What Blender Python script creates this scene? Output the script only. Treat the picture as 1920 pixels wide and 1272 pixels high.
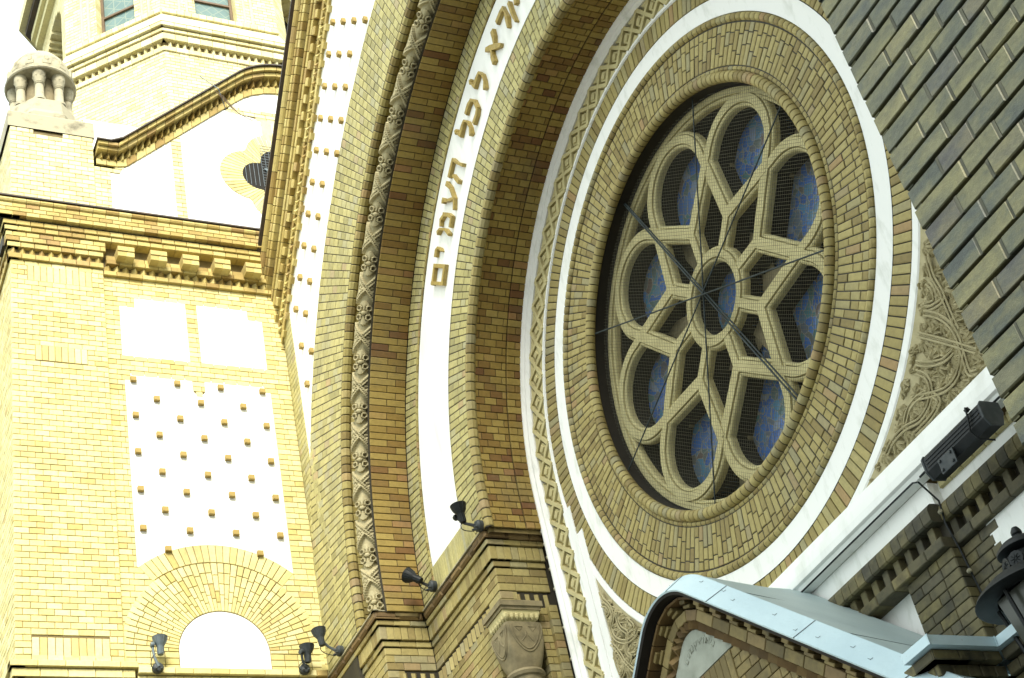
import bpy, math, random
from mathutils import Vector, Matrix
R_ = math.radians
rng = random.Random(7)
SC = bpy.context.scene
COL = SC.collection
for o in list(bpy.data.objects):
    bpy.data.objects.remove(o, do_unlink=True)

# ------------------------------------------------------------------ camera, sky, sun, exposure
cam = bpy.data.cameras.new("camera")
camo = bpy.data.objects.new("camera", cam)
COL.objects.link(camo)
cam.sensor_width = 36.0
cam.lens = 57.40
cam.clip_start = 0.05
cam.clip_end = 3000
AX = Vector((0.39591099, -0.61298178, -0.68374544))     # world X, Y, Z seen in camera axes (x right, y down, z forward)
AY = Vector((0.89832649, 0.10412641, 0.42681051))
AZ = Vector((-0.19043111, -0.78320561, 0.59188256))
rot = Matrix(((AX[0], -AX[1], -AX[2]), (AY[0], -AY[1], -AY[2]), (AZ[0], -AZ[1], -AZ[2])))
camo.matrix_world = rot.to_4x4()
SC.camera = camo

SUN_DIR = Vector((0.70, -0.24, 0.68)).normalized()      # towards the sun
w = bpy.data.worlds.new("World"); SC.world = w
w.use_nodes = True
nt = w.node_tree
for n in list(nt.nodes): nt.nodes.remove(n)
sky = nt.nodes.new('ShaderNodeTexSky'); sky.sky_type = 'NISHITA'
sky.sun_disc = False
sky.sun_elevation = math.asin(SUN_DIR.z)
sky.sun_rotation = math.atan2(SUN_DIR.x, SUN_DIR.y)
sky.air_density = 1.0; sky.dust_density = 6.0; sky.ozone_density = 1.0
bg = nt.nodes.new('ShaderNodeBackground'); bg.inputs[1].default_value = 0.118
wo = nt.nodes.new('ShaderNodeOutputWorld')
haze = nt.nodes.new('ShaderNodeMix'); haze.data_type = 'RGBA'; haze.inputs[0].default_value = 0.7
haze.inputs[7].default_value = (8.4, 9.3, 8.9, 1)          # bright even overcast veil
nt.links.new(sky.outputs[0], haze.inputs[6]); nt.links.new(haze.outputs[2], bg.inputs[0]); nt.links.new(bg.outputs[0], wo.inputs[0])
sl = bpy.data.lights.new("sun", 'SUN'); sl.energy = 2.9; sl.angle = R_(20); sl.color = (1.0, 0.95, 0.84)
so = bpy.data.objects.new("sun", sl); COL.objects.link(so)
so.rotation_euler = SUN_DIR.to_track_quat('Z', 'Y').to_euler()
SC.view_settings.view_transform = 'Standard'
SC.view_settings.look = 'None'
SC.view_settings.exposure = 1.2
SC.view_settings.gamma = 1.0

# ------------------------------------------------------------------ materials
def newmat(name):
    m = bpy.data.materials.new(name); m.use_nodes = True
    nt = m.node_tree
    b = nt.nodes['Principled BSDF']
    return m, nt, b
def noise(nt, scale, detail=4, rough=0.6, coord='Object', stretch=None):
    tc = nt.nodes.new('ShaderNodeTexCoord')
    n = nt.nodes.new('ShaderNodeTexNoise'); n.inputs['Scale'].default_value = scale
    n.inputs['Detail'].default_value = detail; n.inputs['Roughness'].default_value = rough
    src = tc.outputs[coord]
    if stretch:
        mp = nt.nodes.new('ShaderNodeMapping'); mp.inputs['Scale'].default_value = stretch
        nt.links.new(src, mp.inputs[0]); src = mp.outputs[0]
    nt.links.new(src, n.inputs['Vector'])
    return n.outputs['Fac']
def ramp(nt, fac, stops):
    r = nt.nodes.new('ShaderNodeValToRGB')
    e = r.color_ramp.elements
    while len(e) > 1: e.remove(e[-1])
    e[0].position = stops[0][0]; e[0].color = (*stops[0][1], 1)
    for p, c in stops[1:]:
        k = e.new(p); k.color = (*c, 1)
    nt.links.new(fac, r.inputs[0])
    return r.outputs[0]
def mix(nt, a, b, fac, mode='MIX'):
    m = nt.nodes.new('ShaderNodeMix'); m.data_type = 'RGBA'; m.blend_type = mode
    for s, v in ((m.inputs[6], a), (m.inputs[7], b)):
        if isinstance(v, tuple): s.default_value = (*v, 1)
        else: nt.links.new(v, s)
    if isinstance(fac, (int, float)): m.inputs[0].default_value = fac
    else: nt.links.new(fac, m.inputs[0])
    return m.outputs[2]
def bump(nt, b, h, strength, dist):
    k = nt.nodes.new('ShaderNodeBump'); k.inputs['Strength'].default_value = strength; k.inputs['Distance'].default_value = dist
    nt.links.new(h, k.inputs['Height']); nt.links.new(k.outputs[0], b.inputs['Normal'])
def brickmat(name, stops, soot=(0.10, 0.09, 0.06), sootamt=0.35, rough=0.75, mott=0.35, sscale=1.6, sootlo=0.5):
    m, nt, b = newmat(name)
    at = nt.nodes.new('ShaderNodeAttribute'); at.attribute_name = 'rnd'; at.attribute_type = 'GEOMETRY'
    c = ramp(nt, at.outputs['Fac'], stops)
    n1 = noise(nt, 22, 5, 0.65)
    g = ramp(nt, n1, [(0.3, (0.55, 0.55, 0.55)), (0.7, (1.25, 1.25, 1.25))])
    c = mix(nt, c, g, mott, 'MULTIPLY')
    n2 = noise(nt, sscale, 6, 0.65)
    f = ramp(nt, n2, [(sootlo, (0, 0, 0)), (sootlo + 0.25, (sootamt,) * 3)])
    c = mix(nt, c, soot, f)
    nt.links.new(c, b.inputs['Base Color'])
    b.inputs['Roughness'].default_value = rough
    bump(nt, b, noise(nt, 90, 3), 0.25, 0.004)
    return m
def plainmat(name, col, col2=None, scale=3, rough=0.7, metal=0.0, bscale=60, bstr=0.2, bdist=0.003, lo=0.4, hi=0.7, spec=None, stretch=None):
    m, nt, b = newmat(name)
    if col2 is None: col2 = tuple(x * 0.8 for x in col)
    n = noise(nt, scale, 6, 0.6, stretch=stretch)
    c = ramp(nt, n, [(lo, col), (hi, col2)])
    nt.links.new(c, b.inputs['Base Color'])
    b.inputs['Roughness'].default_value = rough; b.inputs['Metallic'].default_value = metal
    if spec is not None: b.inputs['Specular IOR Level'].default_value = spec
    bump(nt, b, noise(nt, bscale, 4), bstr, bdist)
    return m
YB = [(0.0, (0.50, 0.40, 0.13)), (0.08, (0.59, 0.51, 0.20)), (0.5, (0.65, 0.575, 0.255)), (0.9, (0.71, 0.645, 0.325)), (0.97, (0.62, 0.52, 0.22)), (1.0, (0.50, 0.37, 0.13))]
OB = [(0.0, (0.19, 0.135, 0.04)), (0.2, (0.27, 0.215, 0.06)), (0.6, (0.34, 0.285, 0.09)), (0.9, (0.40, 0.345, 0.13)), (0.97, (0.34, 0.22, 0.09)), (1.0, (0.23, 0.22, 0.12))]
HB = [(0.0, (0.31, 0.28, 0.115)), (0.3, (0.41, 0.365, 0.145)), (0.75, (0.48, 0.43, 0.18)), (0.95, (0.38, 0.36, 0.21)), (1.0, (0.42, 0.31, 0.15))]
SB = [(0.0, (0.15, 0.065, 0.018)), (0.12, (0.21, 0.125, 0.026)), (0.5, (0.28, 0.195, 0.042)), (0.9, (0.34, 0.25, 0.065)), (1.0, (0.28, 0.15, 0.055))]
RB = [(0.0, (0.23, 0.175, 0.062)), (0.3, (0.32, 0.26, 0.092)), (0.75, (0.39, 0.325, 0.125)), (0.95, (0.30, 0.27, 0.145)), (1.0, (0.35, 0.235, 0.10))]
M = {}
M['brick_wing'] = brickmat('yellow_brick', YB, soot=(0.26, 0.18, 0.06), sootamt=0.5, sscale=1.1, sootlo=0.52)
M['brick_tower'] = brickmat('pale_yellow_brick', [(0, (0.60, 0.53, 0.25)), (0.5, (0.70, 0.64, 0.34)), (1, (0.74, 0.69, 0.42))], soot=(0.40, 0.27, 0.10), sootamt=0.5, sscale=2.2)
M['brick_olive'] = brickmat('olive_brick', OB, sootamt=0.35)
M['brick_head'] = brickmat('header_brick', HB, soot=(0.22, 0.21, 0.14), sootamt=0.45)
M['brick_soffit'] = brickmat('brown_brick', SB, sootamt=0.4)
M['brick_rose'] = brickmat('rose_brick', RB, sootamt=0.35)
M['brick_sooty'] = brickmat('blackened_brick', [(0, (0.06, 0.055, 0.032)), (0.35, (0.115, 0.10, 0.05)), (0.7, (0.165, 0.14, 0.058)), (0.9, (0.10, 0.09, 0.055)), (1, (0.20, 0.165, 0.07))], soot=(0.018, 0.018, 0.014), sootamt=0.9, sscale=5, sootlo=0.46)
M['joint'] = plainmat('grey_pointing', (0.075, 0.078, 0.055), (0.045, 0.048, 0.034), 20, 0.9)
M['brick_cornice'] = brickmat('brown_yellow_brick', [(0, (0.30, 0.20, 0.05)), (0.2, (0.40, 0.30, 0.085)), (0.6, (0.50, 0.40, 0.13)), (0.9, (0.56, 0.47, 0.18)), (1, (0.34, 0.22, 0.07))], soot=(0.14, 0.09, 0.03), sootamt=0.5, sscale=3)  # cornice brick, browner and darker than the wing brick
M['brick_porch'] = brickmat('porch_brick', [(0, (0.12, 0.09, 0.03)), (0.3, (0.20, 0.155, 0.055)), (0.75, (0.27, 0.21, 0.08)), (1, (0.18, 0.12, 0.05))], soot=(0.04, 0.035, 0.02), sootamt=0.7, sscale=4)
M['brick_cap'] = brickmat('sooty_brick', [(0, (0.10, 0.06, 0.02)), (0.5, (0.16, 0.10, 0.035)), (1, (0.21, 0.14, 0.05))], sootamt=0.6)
M['mortar'] = plainmat('mortar', (0.17, 0.125, 0.04), (0.10, 0.075, 0.025), 8)
M['mortar_dark'] = plainmat('dark_mortar', (0.03, 0.025, 0.012), (0.015, 0.013, 0.007), 8)
M['plaster'] = plainmat('white_plaster', (0.84, 0.85, 0.82), (0.66, 0.67, 0.62), 3.0, 0.85, bscale=25, lo=0.5, hi=0.85, stretch=(1.8, 1.8, 0.4))
M['plaster_worn'] = plainmat('worn_plaster', (0.86, 0.87, 0.84), (0.60, 0.62, 0.56), 5.0, 0.85, bscale=25, lo=0.52, hi=0.8, stretch=(1.6, 1.6, 0.5))
M['plaster_grey'] = plainmat('grey_plaster', (0.33, 0.355, 0.30), (0.22, 0.24, 0.195), 5, 0.85, bscale=30, bstr=0.4)
M['stone'] = plainmat('sandstone', (0.55, 0.49, 0.25), (0.44, 0.385, 0.19), 6, 0.85, bscale=80, bstr=0.4)
M['stone_carved'] = plainmat('carved_stone', (0.43, 0.38, 0.22), (0.33, 0.29, 0.16), 9, 0.9, bscale=120, bstr=0.5)
M['stone_pale'] = plainmat('pale_stone', (0.38, 0.35, 0.24), (0.12, 0.11, 0.075), 4.5, 0.9, bscale=50, bstr=0.5, lo=0.5, hi=0.72)
M['stone_grey'] = plainmat('grey_stone', (0.24, 0.20, 0.11), (0.13, 0.11, 0.06), 7, 0.85, bscale=60, bstr=0.4)
M['gilt'] = plainmat('ochre_gilding', (0.42, 0.31, 0.08), (0.27, 0.19, 0.05), 25, 0.5, bscale=90)
def zincmat(name, c0, c1, grime):
    m, nt, b = newmat(name)
    c = ramp(nt, noise(nt, 1.6, 5, 0.55), [(0.35, c0), (0.7, c1)])
    c = mix(nt, c, grime, ramp(nt, noise(nt, 5, 8, 0.7, stretch=(1.5, 0.5, 1.5)), [(0.58, (0, 0, 0)), (0.78, (0.55,) * 3)]))
    c = mix(nt, c, (0.30, 0.27, 0.20), ramp(nt, noise(nt, 38, 3, 0.6), [(0.70, (0, 0, 0)), (0.76, (0.7,) * 3)]))
    nt.links.new(c, b.inputs['Base Color']); b.inputs['Roughness'].default_value = 0.5
    bump(nt, b, noise(nt, 4.5, 4, 0.6), 0.6, 0.02)
    return m
M['zinc'] = zincmat('painted_zinc', (0.56, 0.72, 0.78), (0.49, 0.65, 0.72), (0.36, 0.46, 0.48))
M['zinc_dull'] = zincmat('dull_zinc', (0.50, 0.61, 0.62), (0.42, 0.53, 0.55), (0.30, 0.37, 0.37))
M['black'] = plainmat('black_metal', (0.010, 0.013, 0.014), (0.02, 0.022, 0.023), 12, 0.5, bscale=120, spec=0.25)
M['charcoal'] = plainmat('charcoal_metal', (0.032, 0.04, 0.043), (0.055, 0.062, 0.064), 14, 0.5, bscale=120, spec=0.3)
M['steel'] = plainmat('grey_steel', (0.16, 0.20, 0.22), (0.10, 0.13, 0.14), 14, 0.5, 0.3)
M['rod'] = plainmat('rod_iron', (0.035, 0.048, 0.05), (0.02, 0.025, 0.025), 14, 0.6, 0.0, spec=0.25)
M['wire'] = plainmat('screen_wire', (0.095, 0.09, 0.052), (0.06, 0.056, 0.032), 14, 0.6)
M['shade_black'] = plainmat('painted_shade', (0.012, 0.010, 0.007), (0.008, 0.007, 0.005), 5, 0.9)  # near-black that stands for shade in openings, gaps and under the coping
M['reveal'] = plainmat('painted_shade_reveal', (0.016, 0.013, 0.008), (0.010, 0.008, 0.005), 5, 0.9)  # opening sides coloured near-black for the shade deep inside them
M['lamp_glass'] = plainmat('smoked_glass', (0.06, 0.065, 0.05), (0.045, 0.05, 0.04), 5, 0.25)
M['ground'] = plainmat('asphalt', (0.06, 0.06, 0.058), (0.045, 0.045, 0.043), 1.5, 0.9)
M['flash_dark'] = plainmat('weathered_flashing', (0.035, 0.03, 0.025), (0.08, 0.05, 0.03), 5, 0.6)
M['timber'] = plainmat('brown_frame', (0.14, 0.09, 0.05), (0.09, 0.06, 0.03), 8, 0.6)

def darkwall_mat():
    m, nt, b = newmat('glazed_grey_brick')
    at = nt.nodes.new('ShaderNodeAttribute'); at.attribute_name = 'rnd'; at.attribute_type = 'GEOMETRY'
    c = ramp(nt, at.outputs['Fac'], [(0, (0.026, 0.034, 0.028)), (0.2, (0.045, 0.056, 0.042)), (0.42, (0.075, 0.082, 0.042)),
        (0.65, (0.125, 0.122, 0.045)), (0.80, (0.15, 0.14, 0.06)), (0.88, (0.075, 0.05, 0.036)), (1, (0.05, 0.062, 0.058))])
    n1 = noise(nt, 9, 6, 0.62, stretch=(0.6, 1, 1.7))
    c2 = ramp(nt, n1, [(0.38, (0.022, 0.03, 0.028)), (0.48, (0.065, 0.072, 0.04)), (0.56, (0.12, 0.115, 0.045)), (0.68, (0.17, 0.16, 0.07))])
    c = mix(nt, c, c2, 0.5)
    n2 = noise(nt, 40, 5, 0.7)
    c = mix(nt, c, ramp(nt, n2, [(0.3, (0.55,) * 3), (0.7, (1.3,) * 3)]), 0.6, 'MULTIPLY')
    nt.links.new(c, b.inputs['Base Color'])
    b.inputs['Roughness'].default_value = 0.48
    bump(nt, b, noise(nt, 60, 8, 0.75), 0.55, 0.006)
    return m
M['brick_dark'] = darkwall_mat()

def glass_mat(name, base):
    m, nt, b = newmat(name)
    tc = nt.nodes.new('ShaderNodeTexCoord')
    nz = nt.nodes.new('ShaderNodeTexNoise'); nz.inputs['Scale'].default_value = 3.0
    nt.links.new(tc.outputs['Object'], nz.inputs['Vector'])
    va = nt.nodes.new('ShaderNodeMix'); va.data_type = 'VECTOR'; va.inputs[0].default_value = 0.25
    nt.links.new(tc.outputs['Object'], va.inputs[4]); nt.links.new(nz.outputs['Color'], va.inputs[5])
    v = nt.nodes.new('ShaderNodeTexVoronoi'); v.feature = 'F1'; v.inputs['Scale'].default_value = 14
    nt.links.new(va.outputs[1], v.inputs['Vector'])
    ve = nt.nodes.new('ShaderNodeTexVoronoi'); ve.feature = 'DISTANCE_TO_EDGE'; ve.inputs['Scale'].default_value = 14
    nt.links.new(va.outputs[1], ve.inputs['Vector'])
    sep = nt.nodes.new('ShaderNodeSeparateColor'); nt.links.new(v.outputs['Color'], sep.inputs[0])
    c = ramp(nt, sep.outputs[0], base)
    lead = ramp(nt, ve.outputs['Distance'], [(0.0, (1, 1, 1)), (0.028, (1, 1, 1)), (0.045, (0, 0, 0))])
    c = mix(nt, c, (0.20, 0.21, 0.19), lead)
    nt.links.new(c, b.inputs['Base Color'])
    b.inputs['Roughness'].default_value = 0.22
    bump(nt, b, ve.outputs['Distance'], 0.5, 0.01)
    return m
M['glass'] = glass_mat('stained_glass', [(0.0, (0.05, 0.10, 0.26)), (0.35, (0.06, 0.14, 0.36)), (0.5, (0.07, 0.18, 0.28)),
    (0.62, (0.13, 0.10, 0.09)), (0.74, (0.07, 0.16, 0.17)), (0.9, (0.08, 0.14, 0.33)), (1.0, (0.18, 0.22, 0.28))])
def lattice_glass():
    m, nt, b = newmat('leaded_glass')
    tc = nt.nodes.new('ShaderNodeTexCoord')
    ck = nt.nodes.new('ShaderNodeTexVoronoi'); ck.feature = 'DISTANCE_TO_EDGE'; ck.inputs['Scale'].default_value = 6; ck.inputs['Randomness'].default_value = 0.1
    mp = nt.nodes.new('ShaderNodeMapping'); mp.inputs['Rotation'].default_value = (R_(45), R_(0), R_(0))
    nt.links.new(tc.outputs['Object'], mp.inputs[0]); nt.links.new(mp.outputs[0], ck.inputs['Vector'])
    l = ramp(nt, ck.outputs['Distance'], [(0.02, (1, 1, 1)), (0.05, (0, 0, 0))])
    c = mix(nt, ramp(nt, noise(nt, 2), [(0.3, (0.10, 0.17, 0.165)), (0.7, (0.15, 0.23, 0.22))]), (0.22, 0.27, 0.22), l)
    nt.links.new(c, b.inputs['Base Color']); b.inputs['Roughness'].default_value = 0.25
    return m
M['glass_lattice'] = lattice_glass()

# ------------------------------------------------------------------ mesh helpers
class MB:
    """collects faces with one random number per brick and a material slot"""
    def __init__(s): s.v = []; s.f = []; s.r = []; s.m = []
    def face(s, pts, r=0.5, m=0):
        n = len(s.v); s.v.extend(pts); s.f.append(tuple(range(n, n + len(pts)))); s.r.append(r); s.m.append(m)
    def brick(s, fm, s0, s1, t0, t1, d0, d1, c=0.004, r=None, m=0, back=False):
        if r is None: r = rng.random()
        c = min(c, (s1 - s0) * 0.3, (t1 - t0) * 0.3)
        n = len(s.v)
        for (a, b, d) in ((s0, t0, d0), (s1, t0, d0), (s1, t1, d0), (s0, t1, d0),
                          (s0, t0, d1 - c), (s1, t0, d1 - c), (s1, t1, d1 - c), (s0, t1, d1 - c),
                          (s0 + c, t0 + c, d1), (s1 - c, t0 + c, d1), (s1 - c, t1 - c, d1), (s0 + c, t1 - c, d1)):
            s.v.append(fm(a, b, d))
        fs = [(8, 9, 10, 11)]
        for k in range(4):
            j = (k + 1) % 4
            fs.append((k, j, j + 4, k + 4)); fs.append((k + 4, j + 4, j + 8, k + 8))
        if back: fs.append((3, 2, 1, 0))
        for q in fs:
            s.f.append(tuple(n + i for i in q)); s.r.append(r); s.m.append(m)
    def box(s, a, b, m=0, r=0.5):
        x0, y0, z0 = a; x1, y1, z1 = b
        n = len(s.v)
        s.v.extend([(x0, y0, z0), (x1, y0, z0), (x1, y1, z0), (x0, y1, z0), (x0, y0, z1), (x1, y0, z1), (x1, y1, z1), (x0, y1, z1)])
        for q in ((3, 2, 1, 0), (4, 5, 6, 7), (0, 1, 5, 4), (1, 2, 6, 5), (2, 3, 7, 6), (3, 0, 4, 7)):
            s.f.append(tuple(n + i for i in q)); s.r.append(r); s.m.append(m)
    def prism(s, fm, poly, d0, d1, m=0, r=0.5, back=False, c=0.0):
        """flat outline in (s,t), from depth d0 out to d1"""
        n = len(s.v); k = len(poly)
        if c:
            cx = sum(p[0] for p in poly) / k; cy = sum(p[1] for p in poly) / k
        for a, b in poly: s.v.append(fm(a, b, d0))
        for a, b in poly: s.v.append(fm(a, b, d1 - c))
        top = n + k
        for i in range(k):
            j = (i + 1) % k
            s.f.append((n + i, n + j, top + j, top + i)); s.r.append(r); s.m.append(m)
        if c:
            for a, b in poly:
                L = math.hypot(a - cx, b - cy) or 1
                q = max(0.0, 1 - c / L)
                s.v.append(fm(cx + (a - cx) * q, cy + (b - cy) * q, d1))
            t2 = top + k
            for i in range(k):
                j = (i + 1) % k
                s.f.append((top + i, top + j, t2 + j, t2 + i)); s.r.append(r); s.m.append(m)
            top = t2
        s.f.append(tuple(range(top, top + k))); s.r.append(r); s.m.append(m)
        if back: s.f.append(tuple(reversed(range(n, n + k)))); s.r.append(r); s.m.append(m)
    def strip(s, fm, s0, s1, t0, t1, d, nt, m=0, r=0.5):
        """a sheet between s0 and s1 cut into nt pieces along t"""
        n = len(s.v)
        for i in range(nt + 1):
            t = t0 + (t1 - t0) * i / nt
            s.v.append(fm(s0, t, d)); s.v.append(fm(s1, t, d))
        for i in range(nt):
            a = n + 2 * i
            s.f.append((a, a + 1, a + 3, a + 2)); s.r.append(r); s.m.append(m)
    def sweep(s, fm, prof, t0, t1, nt, m=0, r=0.5, close=False):
        """profile points (s,d) carried along t"""
        n = len(s.v); k = len(prof)
        for i in range(nt + 1):
            t = t0 + (t1 - t0) * i / nt
            for a, d in prof: s.v.append(fm(a, t, d))
        for i in range(nt):
            for j in range(k if close else k - 1):
                j2 = (j + 1) % k
                a = n + i * k
                s.f.append((a + j, a + j2, a + k + j2, a + k + j)); s.r.append(r); s.m.append(m)
    def tube(s, pts, rad, n=8, m=0, r=0.5, caps=True):
        rings = []
        pts = [Vector(p) for p in pts]
        rads = rad if isinstance(rad, (list, tuple)) else [rad] * len(pts)
        up = None
        for i, p in enumerate(pts):
            d = (pts[min(i + 1, len(pts) - 1)] - pts[max(i - 1, 0)]).normalized()
            if up is None or abs(d.dot(up)) > 0.98:
                up = Vector((0, 0, 1)) if abs(d.z) < 0.9 else Vector((1, 0, 0))
            a = d.cross(up).normalized(); b = a.cross(d).normalized(); up = b
            b0 = len(s.v)
            for k in range(n):
                t = 2 * math.pi * k / n
                s.v.append(tuple(p + (a * math.cos(t) + b * math.sin(t)) * rads[i]))
            rings.append(b0)
        for i in range(len(rings) - 1):
            for k in range(n):
                k2 = (k + 1) % n
                s.f.append((rings[i] + k, rings[i] + k2, rings[i + 1] + k2, rings[i + 1] + k)); s.r.append(r); s.m.append(m)
        if caps:
            s.f.append(tuple(rings[0] + k for k in range(n))); s.r.append(r); s.m.append(m)
            s.f.append(tuple(rings[-1] + k for k in reversed(range(n)))); s.r.append(r); s.m.append(m)
    def lathe(s, prof, o, n=24, axis=(0, 0, 1), m=0, r=0.5):
        """prof = (radius, height) pairs around an axis at o"""
        ax = Vector(axis).normalized()
        a = ax.cross(Vector((0, 0, 1)) if abs(ax.z) < 0.9 else Vector((1, 0, 0))).normalized(); b = ax.cross(a)
        o = Vector(o); n0 = len(s.v)
        for rr, h in prof:
            for k in range(n):
                t = 2 * math.pi * (k + 0.5) / n
                s.v.append(tuple(o + ax * h + (a * math.cos(t) + b * math.sin(t)) * max(rr, 1e-4)))
        for i in range(len(prof) - 1):
            for k in range(n):
                k2 = (k + 1) % n
                q = n0 + i * n
                s.f.append((q + k, q + k2, q + n + k2, q + n + k)); s.r.append(r); s.m.append(m)
    def build(s, name, mats, parent=None, smooth=False, loc=None, kind=None):
        me = bpy.data.meshes.new(name)
        v = s.v
        me.from_pydata(v, [], s.f)
        if not isinstance(mats, (list, tuple)): mats = [mats]
        for q in mats: me.materials.append(M[q])
        me.polygons.foreach_set('material_index', s.m)
        at = me.attributes.new('rnd', 'FLOAT', 'FACE')
        at.data.foreach_set('value', s.r)
        if smooth:
            me.polygons.foreach_set('use_smooth', [True] * len(s.f))
            me.set_sharp_from_angle(angle=R_(38))
        me.update()
        o = bpy.data.objects.new(name, me); COL.objects.link(o)
        if loc is not None: o.location = loc
        if parent is not None:
            o.parent = parent
            o.matrix_parent_inverse = Matrix.Translation(-parent.location)
        if kind: o['kind'] = kind
        return o
def tag(o, label, cat, group=None):
    o['label'] = label; o['category'] = cat
    if group: o['group'] = group
    return o
def thing(name, label, cat, loc=(0, 0, 0), group=None):
    o = bpy.data.objects.new(name, None); COL.objects.link(o)
    o.empty_display_size = 0.2; o.location = loc
    return tag(o, label, cat, group)
def copypart(o, delta):
    c = o.copy(); COL.objects.link(c)
    c.parent = o.parent; c.matrix_parent_inverse = o.matrix_parent_inverse.copy()
    c.location = Vector(o.location) + Vector(delta)
    return c

# surface maps: (s, t, d) -> point; d is measured out of the surface
def FM(Y): return lambda s, t, d: (s, Y - d, t)                 # street-parallel wall, s = X, t = Z, faces -Y
def WM(X): return lambda s, t, d: (X + d, s, t)                 # side wall, s = Y, t = Z, faces +X
CX, CZ = -9.483, 9.005                                          # common centre of arches and rose
def arcpt(r, t, rref):
    """t is arc length at rref from the left springing; straight legs below it"""
    if t < 0: return CX - r, CZ + t
    a = t / rref
    if a > math.pi: return CX + r, CZ - (t - math.pi * rref)
    return CX - r * math.cos(a), CZ + r * math.sin(a)
def RM(Y, rref):                                                # face of a ring: s = radius
    def f(s, t, d):
        x, z = arcpt(s, t, rref); return (x, Y - d, z)
    return f
def SM(r, rref):                                                # soffit: s = Y, faces the centre
    def f(s, t, d):
        x, z = arcpt(r - d, t, rref); return (x, s, z)
    return f
def CM(Y, cx, cz):                                              # full circle: s = radius, t = angle
    return lambda s, t, d: (cx + s * math.cos(t), Y - d, cz + s * math.sin(t))
def cuts(polys, t):
    xs = []
    for p in polys:
        for i in range(len(p)):
            (x0, y0), (x1, y1) = p[i], p[(i + 1) % len(p)]
            if (y0 <= t) != (y1 <= t): xs.append(x0 + (t - y0) * (x1 - x0) / (y1 - y0))
    xs.sort()
    return [(xs[i], xs[i + 1]) for i in range(0, len(xs) - 1, 2)]
def courses(mb, fm, polys, t0, t1, h, L, d1=0.012, d0=-0.004, j=0.0065, m=0, c=0.004, phase=0.0, jit=0.0, lens=None):
    """brick courses inside an even-odd set of outlines"""
    n = max(1, round((t1 - t0) / h)); h = (t1 - t0) / n
    for i in range(n):
        a = t0 + i * h
        for (s0, s1) in cuts(polys, a + h * 0.5):
            if s1 - s0 < 0.02: continue
            if lens:
                s = s0; q = i % len(lens); k = 0
                while s < s1 - 0.004:
                    l = lens[q][k % len(lens[q])]; k += 1
                    e = min(s + l, s1)
                    if s1 - e < 0.03: e = s1
                    mb.brick(fm, s + j / 2, e - j / 2, a + j / 2, a + h - j / 2, d0, d1 + rng.uniform(-jit, jit), c, m=m)
                    s = e
            else:
                s = s0
                off = (phase + (L / 2 if i % 2 else 0)) % L
                e = s0 + (off if off > 0.03 else L)
                while s < s1 - 0.004:
                    e = min(e, s1)
                    if s1 - e < 0.03: e = s1
                    mb.brick(fm, s + j / 2, e - j / 2, a + j / 2, a + h - j / 2, d0, d1 + rng.uniform(-jit, jit), c, m=m)
                    s = e; e += L
def rect(s0, s1, t0, t1): return [(s0, t0), (s1, t0), (s1, t1), (s0, t1)]
def arc(cx, cy, r, a0, a1, n):
    return [(cx + r * math.cos(R_(a0 + (a1 - a0) * i / n)), cy + r * math.sin(R_(a0 + (a1 - a0) * i / n))) for i in range(n + 1)]
def rollseg(mb, ptfun, t0, t1, pitch, rad, n=9, m=0, core=None):
    """a round moulding made of short bricks; ptfun(t, a, rad) -> point"""
    k = max(1, round((t1 - t0) / pitch)); p = (t1 - t0) / k
    for i in range(k):
        r = rng.random(); a = t0 + i * p
        g = p * 0.05
        rows = [(a + g, rad * 0.9), (a + g * 2.2, rad), (a + p * 0.5, rad * 1.01), (a + p - g * 2.2, rad), (a + p - g, rad * 0.9)]
        b0 = len(mb.v)
        for (t, q) in rows:
            for kk in range(n): mb.v.append(ptfun(t, 2 * math.pi * kk / n, q))
        for ii in range(len(rows) - 1):
            for kk in range(n):
                k2 = (kk + 1) % n; q = b0 + ii * n
                mb.f.append((q + kk, q + k2, q + n + k2, q + n + kk)); mb.r.append(r); mb.m.append(m)
        if core is not None:
            b0 = len(mb.v)
            for t in (a - g, a + g):
                for kk in range(n): mb.v.append(ptfun(t, 2 * math.pi * kk / n, rad * 0.86))
            for kk in range(n):
                k2 = (kk + 1) % n
                mb.f.append((b0 + kk, b0 + k2, b0 + n + k2, b0 + n + kk)); mb.r.append(0.1); mb.m.append(core)
def archroll(r, Y, rref):
    def f(t, a, q):
        x, z = arcpt(r + q * math.cos(a), t, rref); return (x, Y - q * math.sin(a), z)
    return f
def saw(mb, fm, s0, s1, pitch, t0, t1, dbase, dtip, m=0, vertical=False):
    """saw-tooth course: bricks set cornerwise"""
    n = max(1, round((s1 - s0) / pitch)); p = (s1 - s0) / n
    for i in range(n):
        a = s0 + i * p; r = rng.random()
        A = [fm(a, t, dbase) for t in (t0, t1)]; B = [fm(a + p * 0.5, t, dtip) for t in (t0, t1)]; Cc = [fm(a + p, t, dbase) for t in (t0, t1)]
        mb.face([A[0], B[0], B[1], A[1]], r, m); mb.face([B[0], Cc[0], Cc[1], B[1]], r, m)
        mb.face([A[0], Cc[0], B[0]], r, m); mb.face([A[1], B[1], Cc[1]], r, m)

# ================================================================== ground
g = MB(); g.face([(-120, -60, -1.7), (120, -60, -1.7), (120, 120, -1.7), (-120, 120, -1.7)])
g.build('ground', 'ground', kind='structure')

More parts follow.
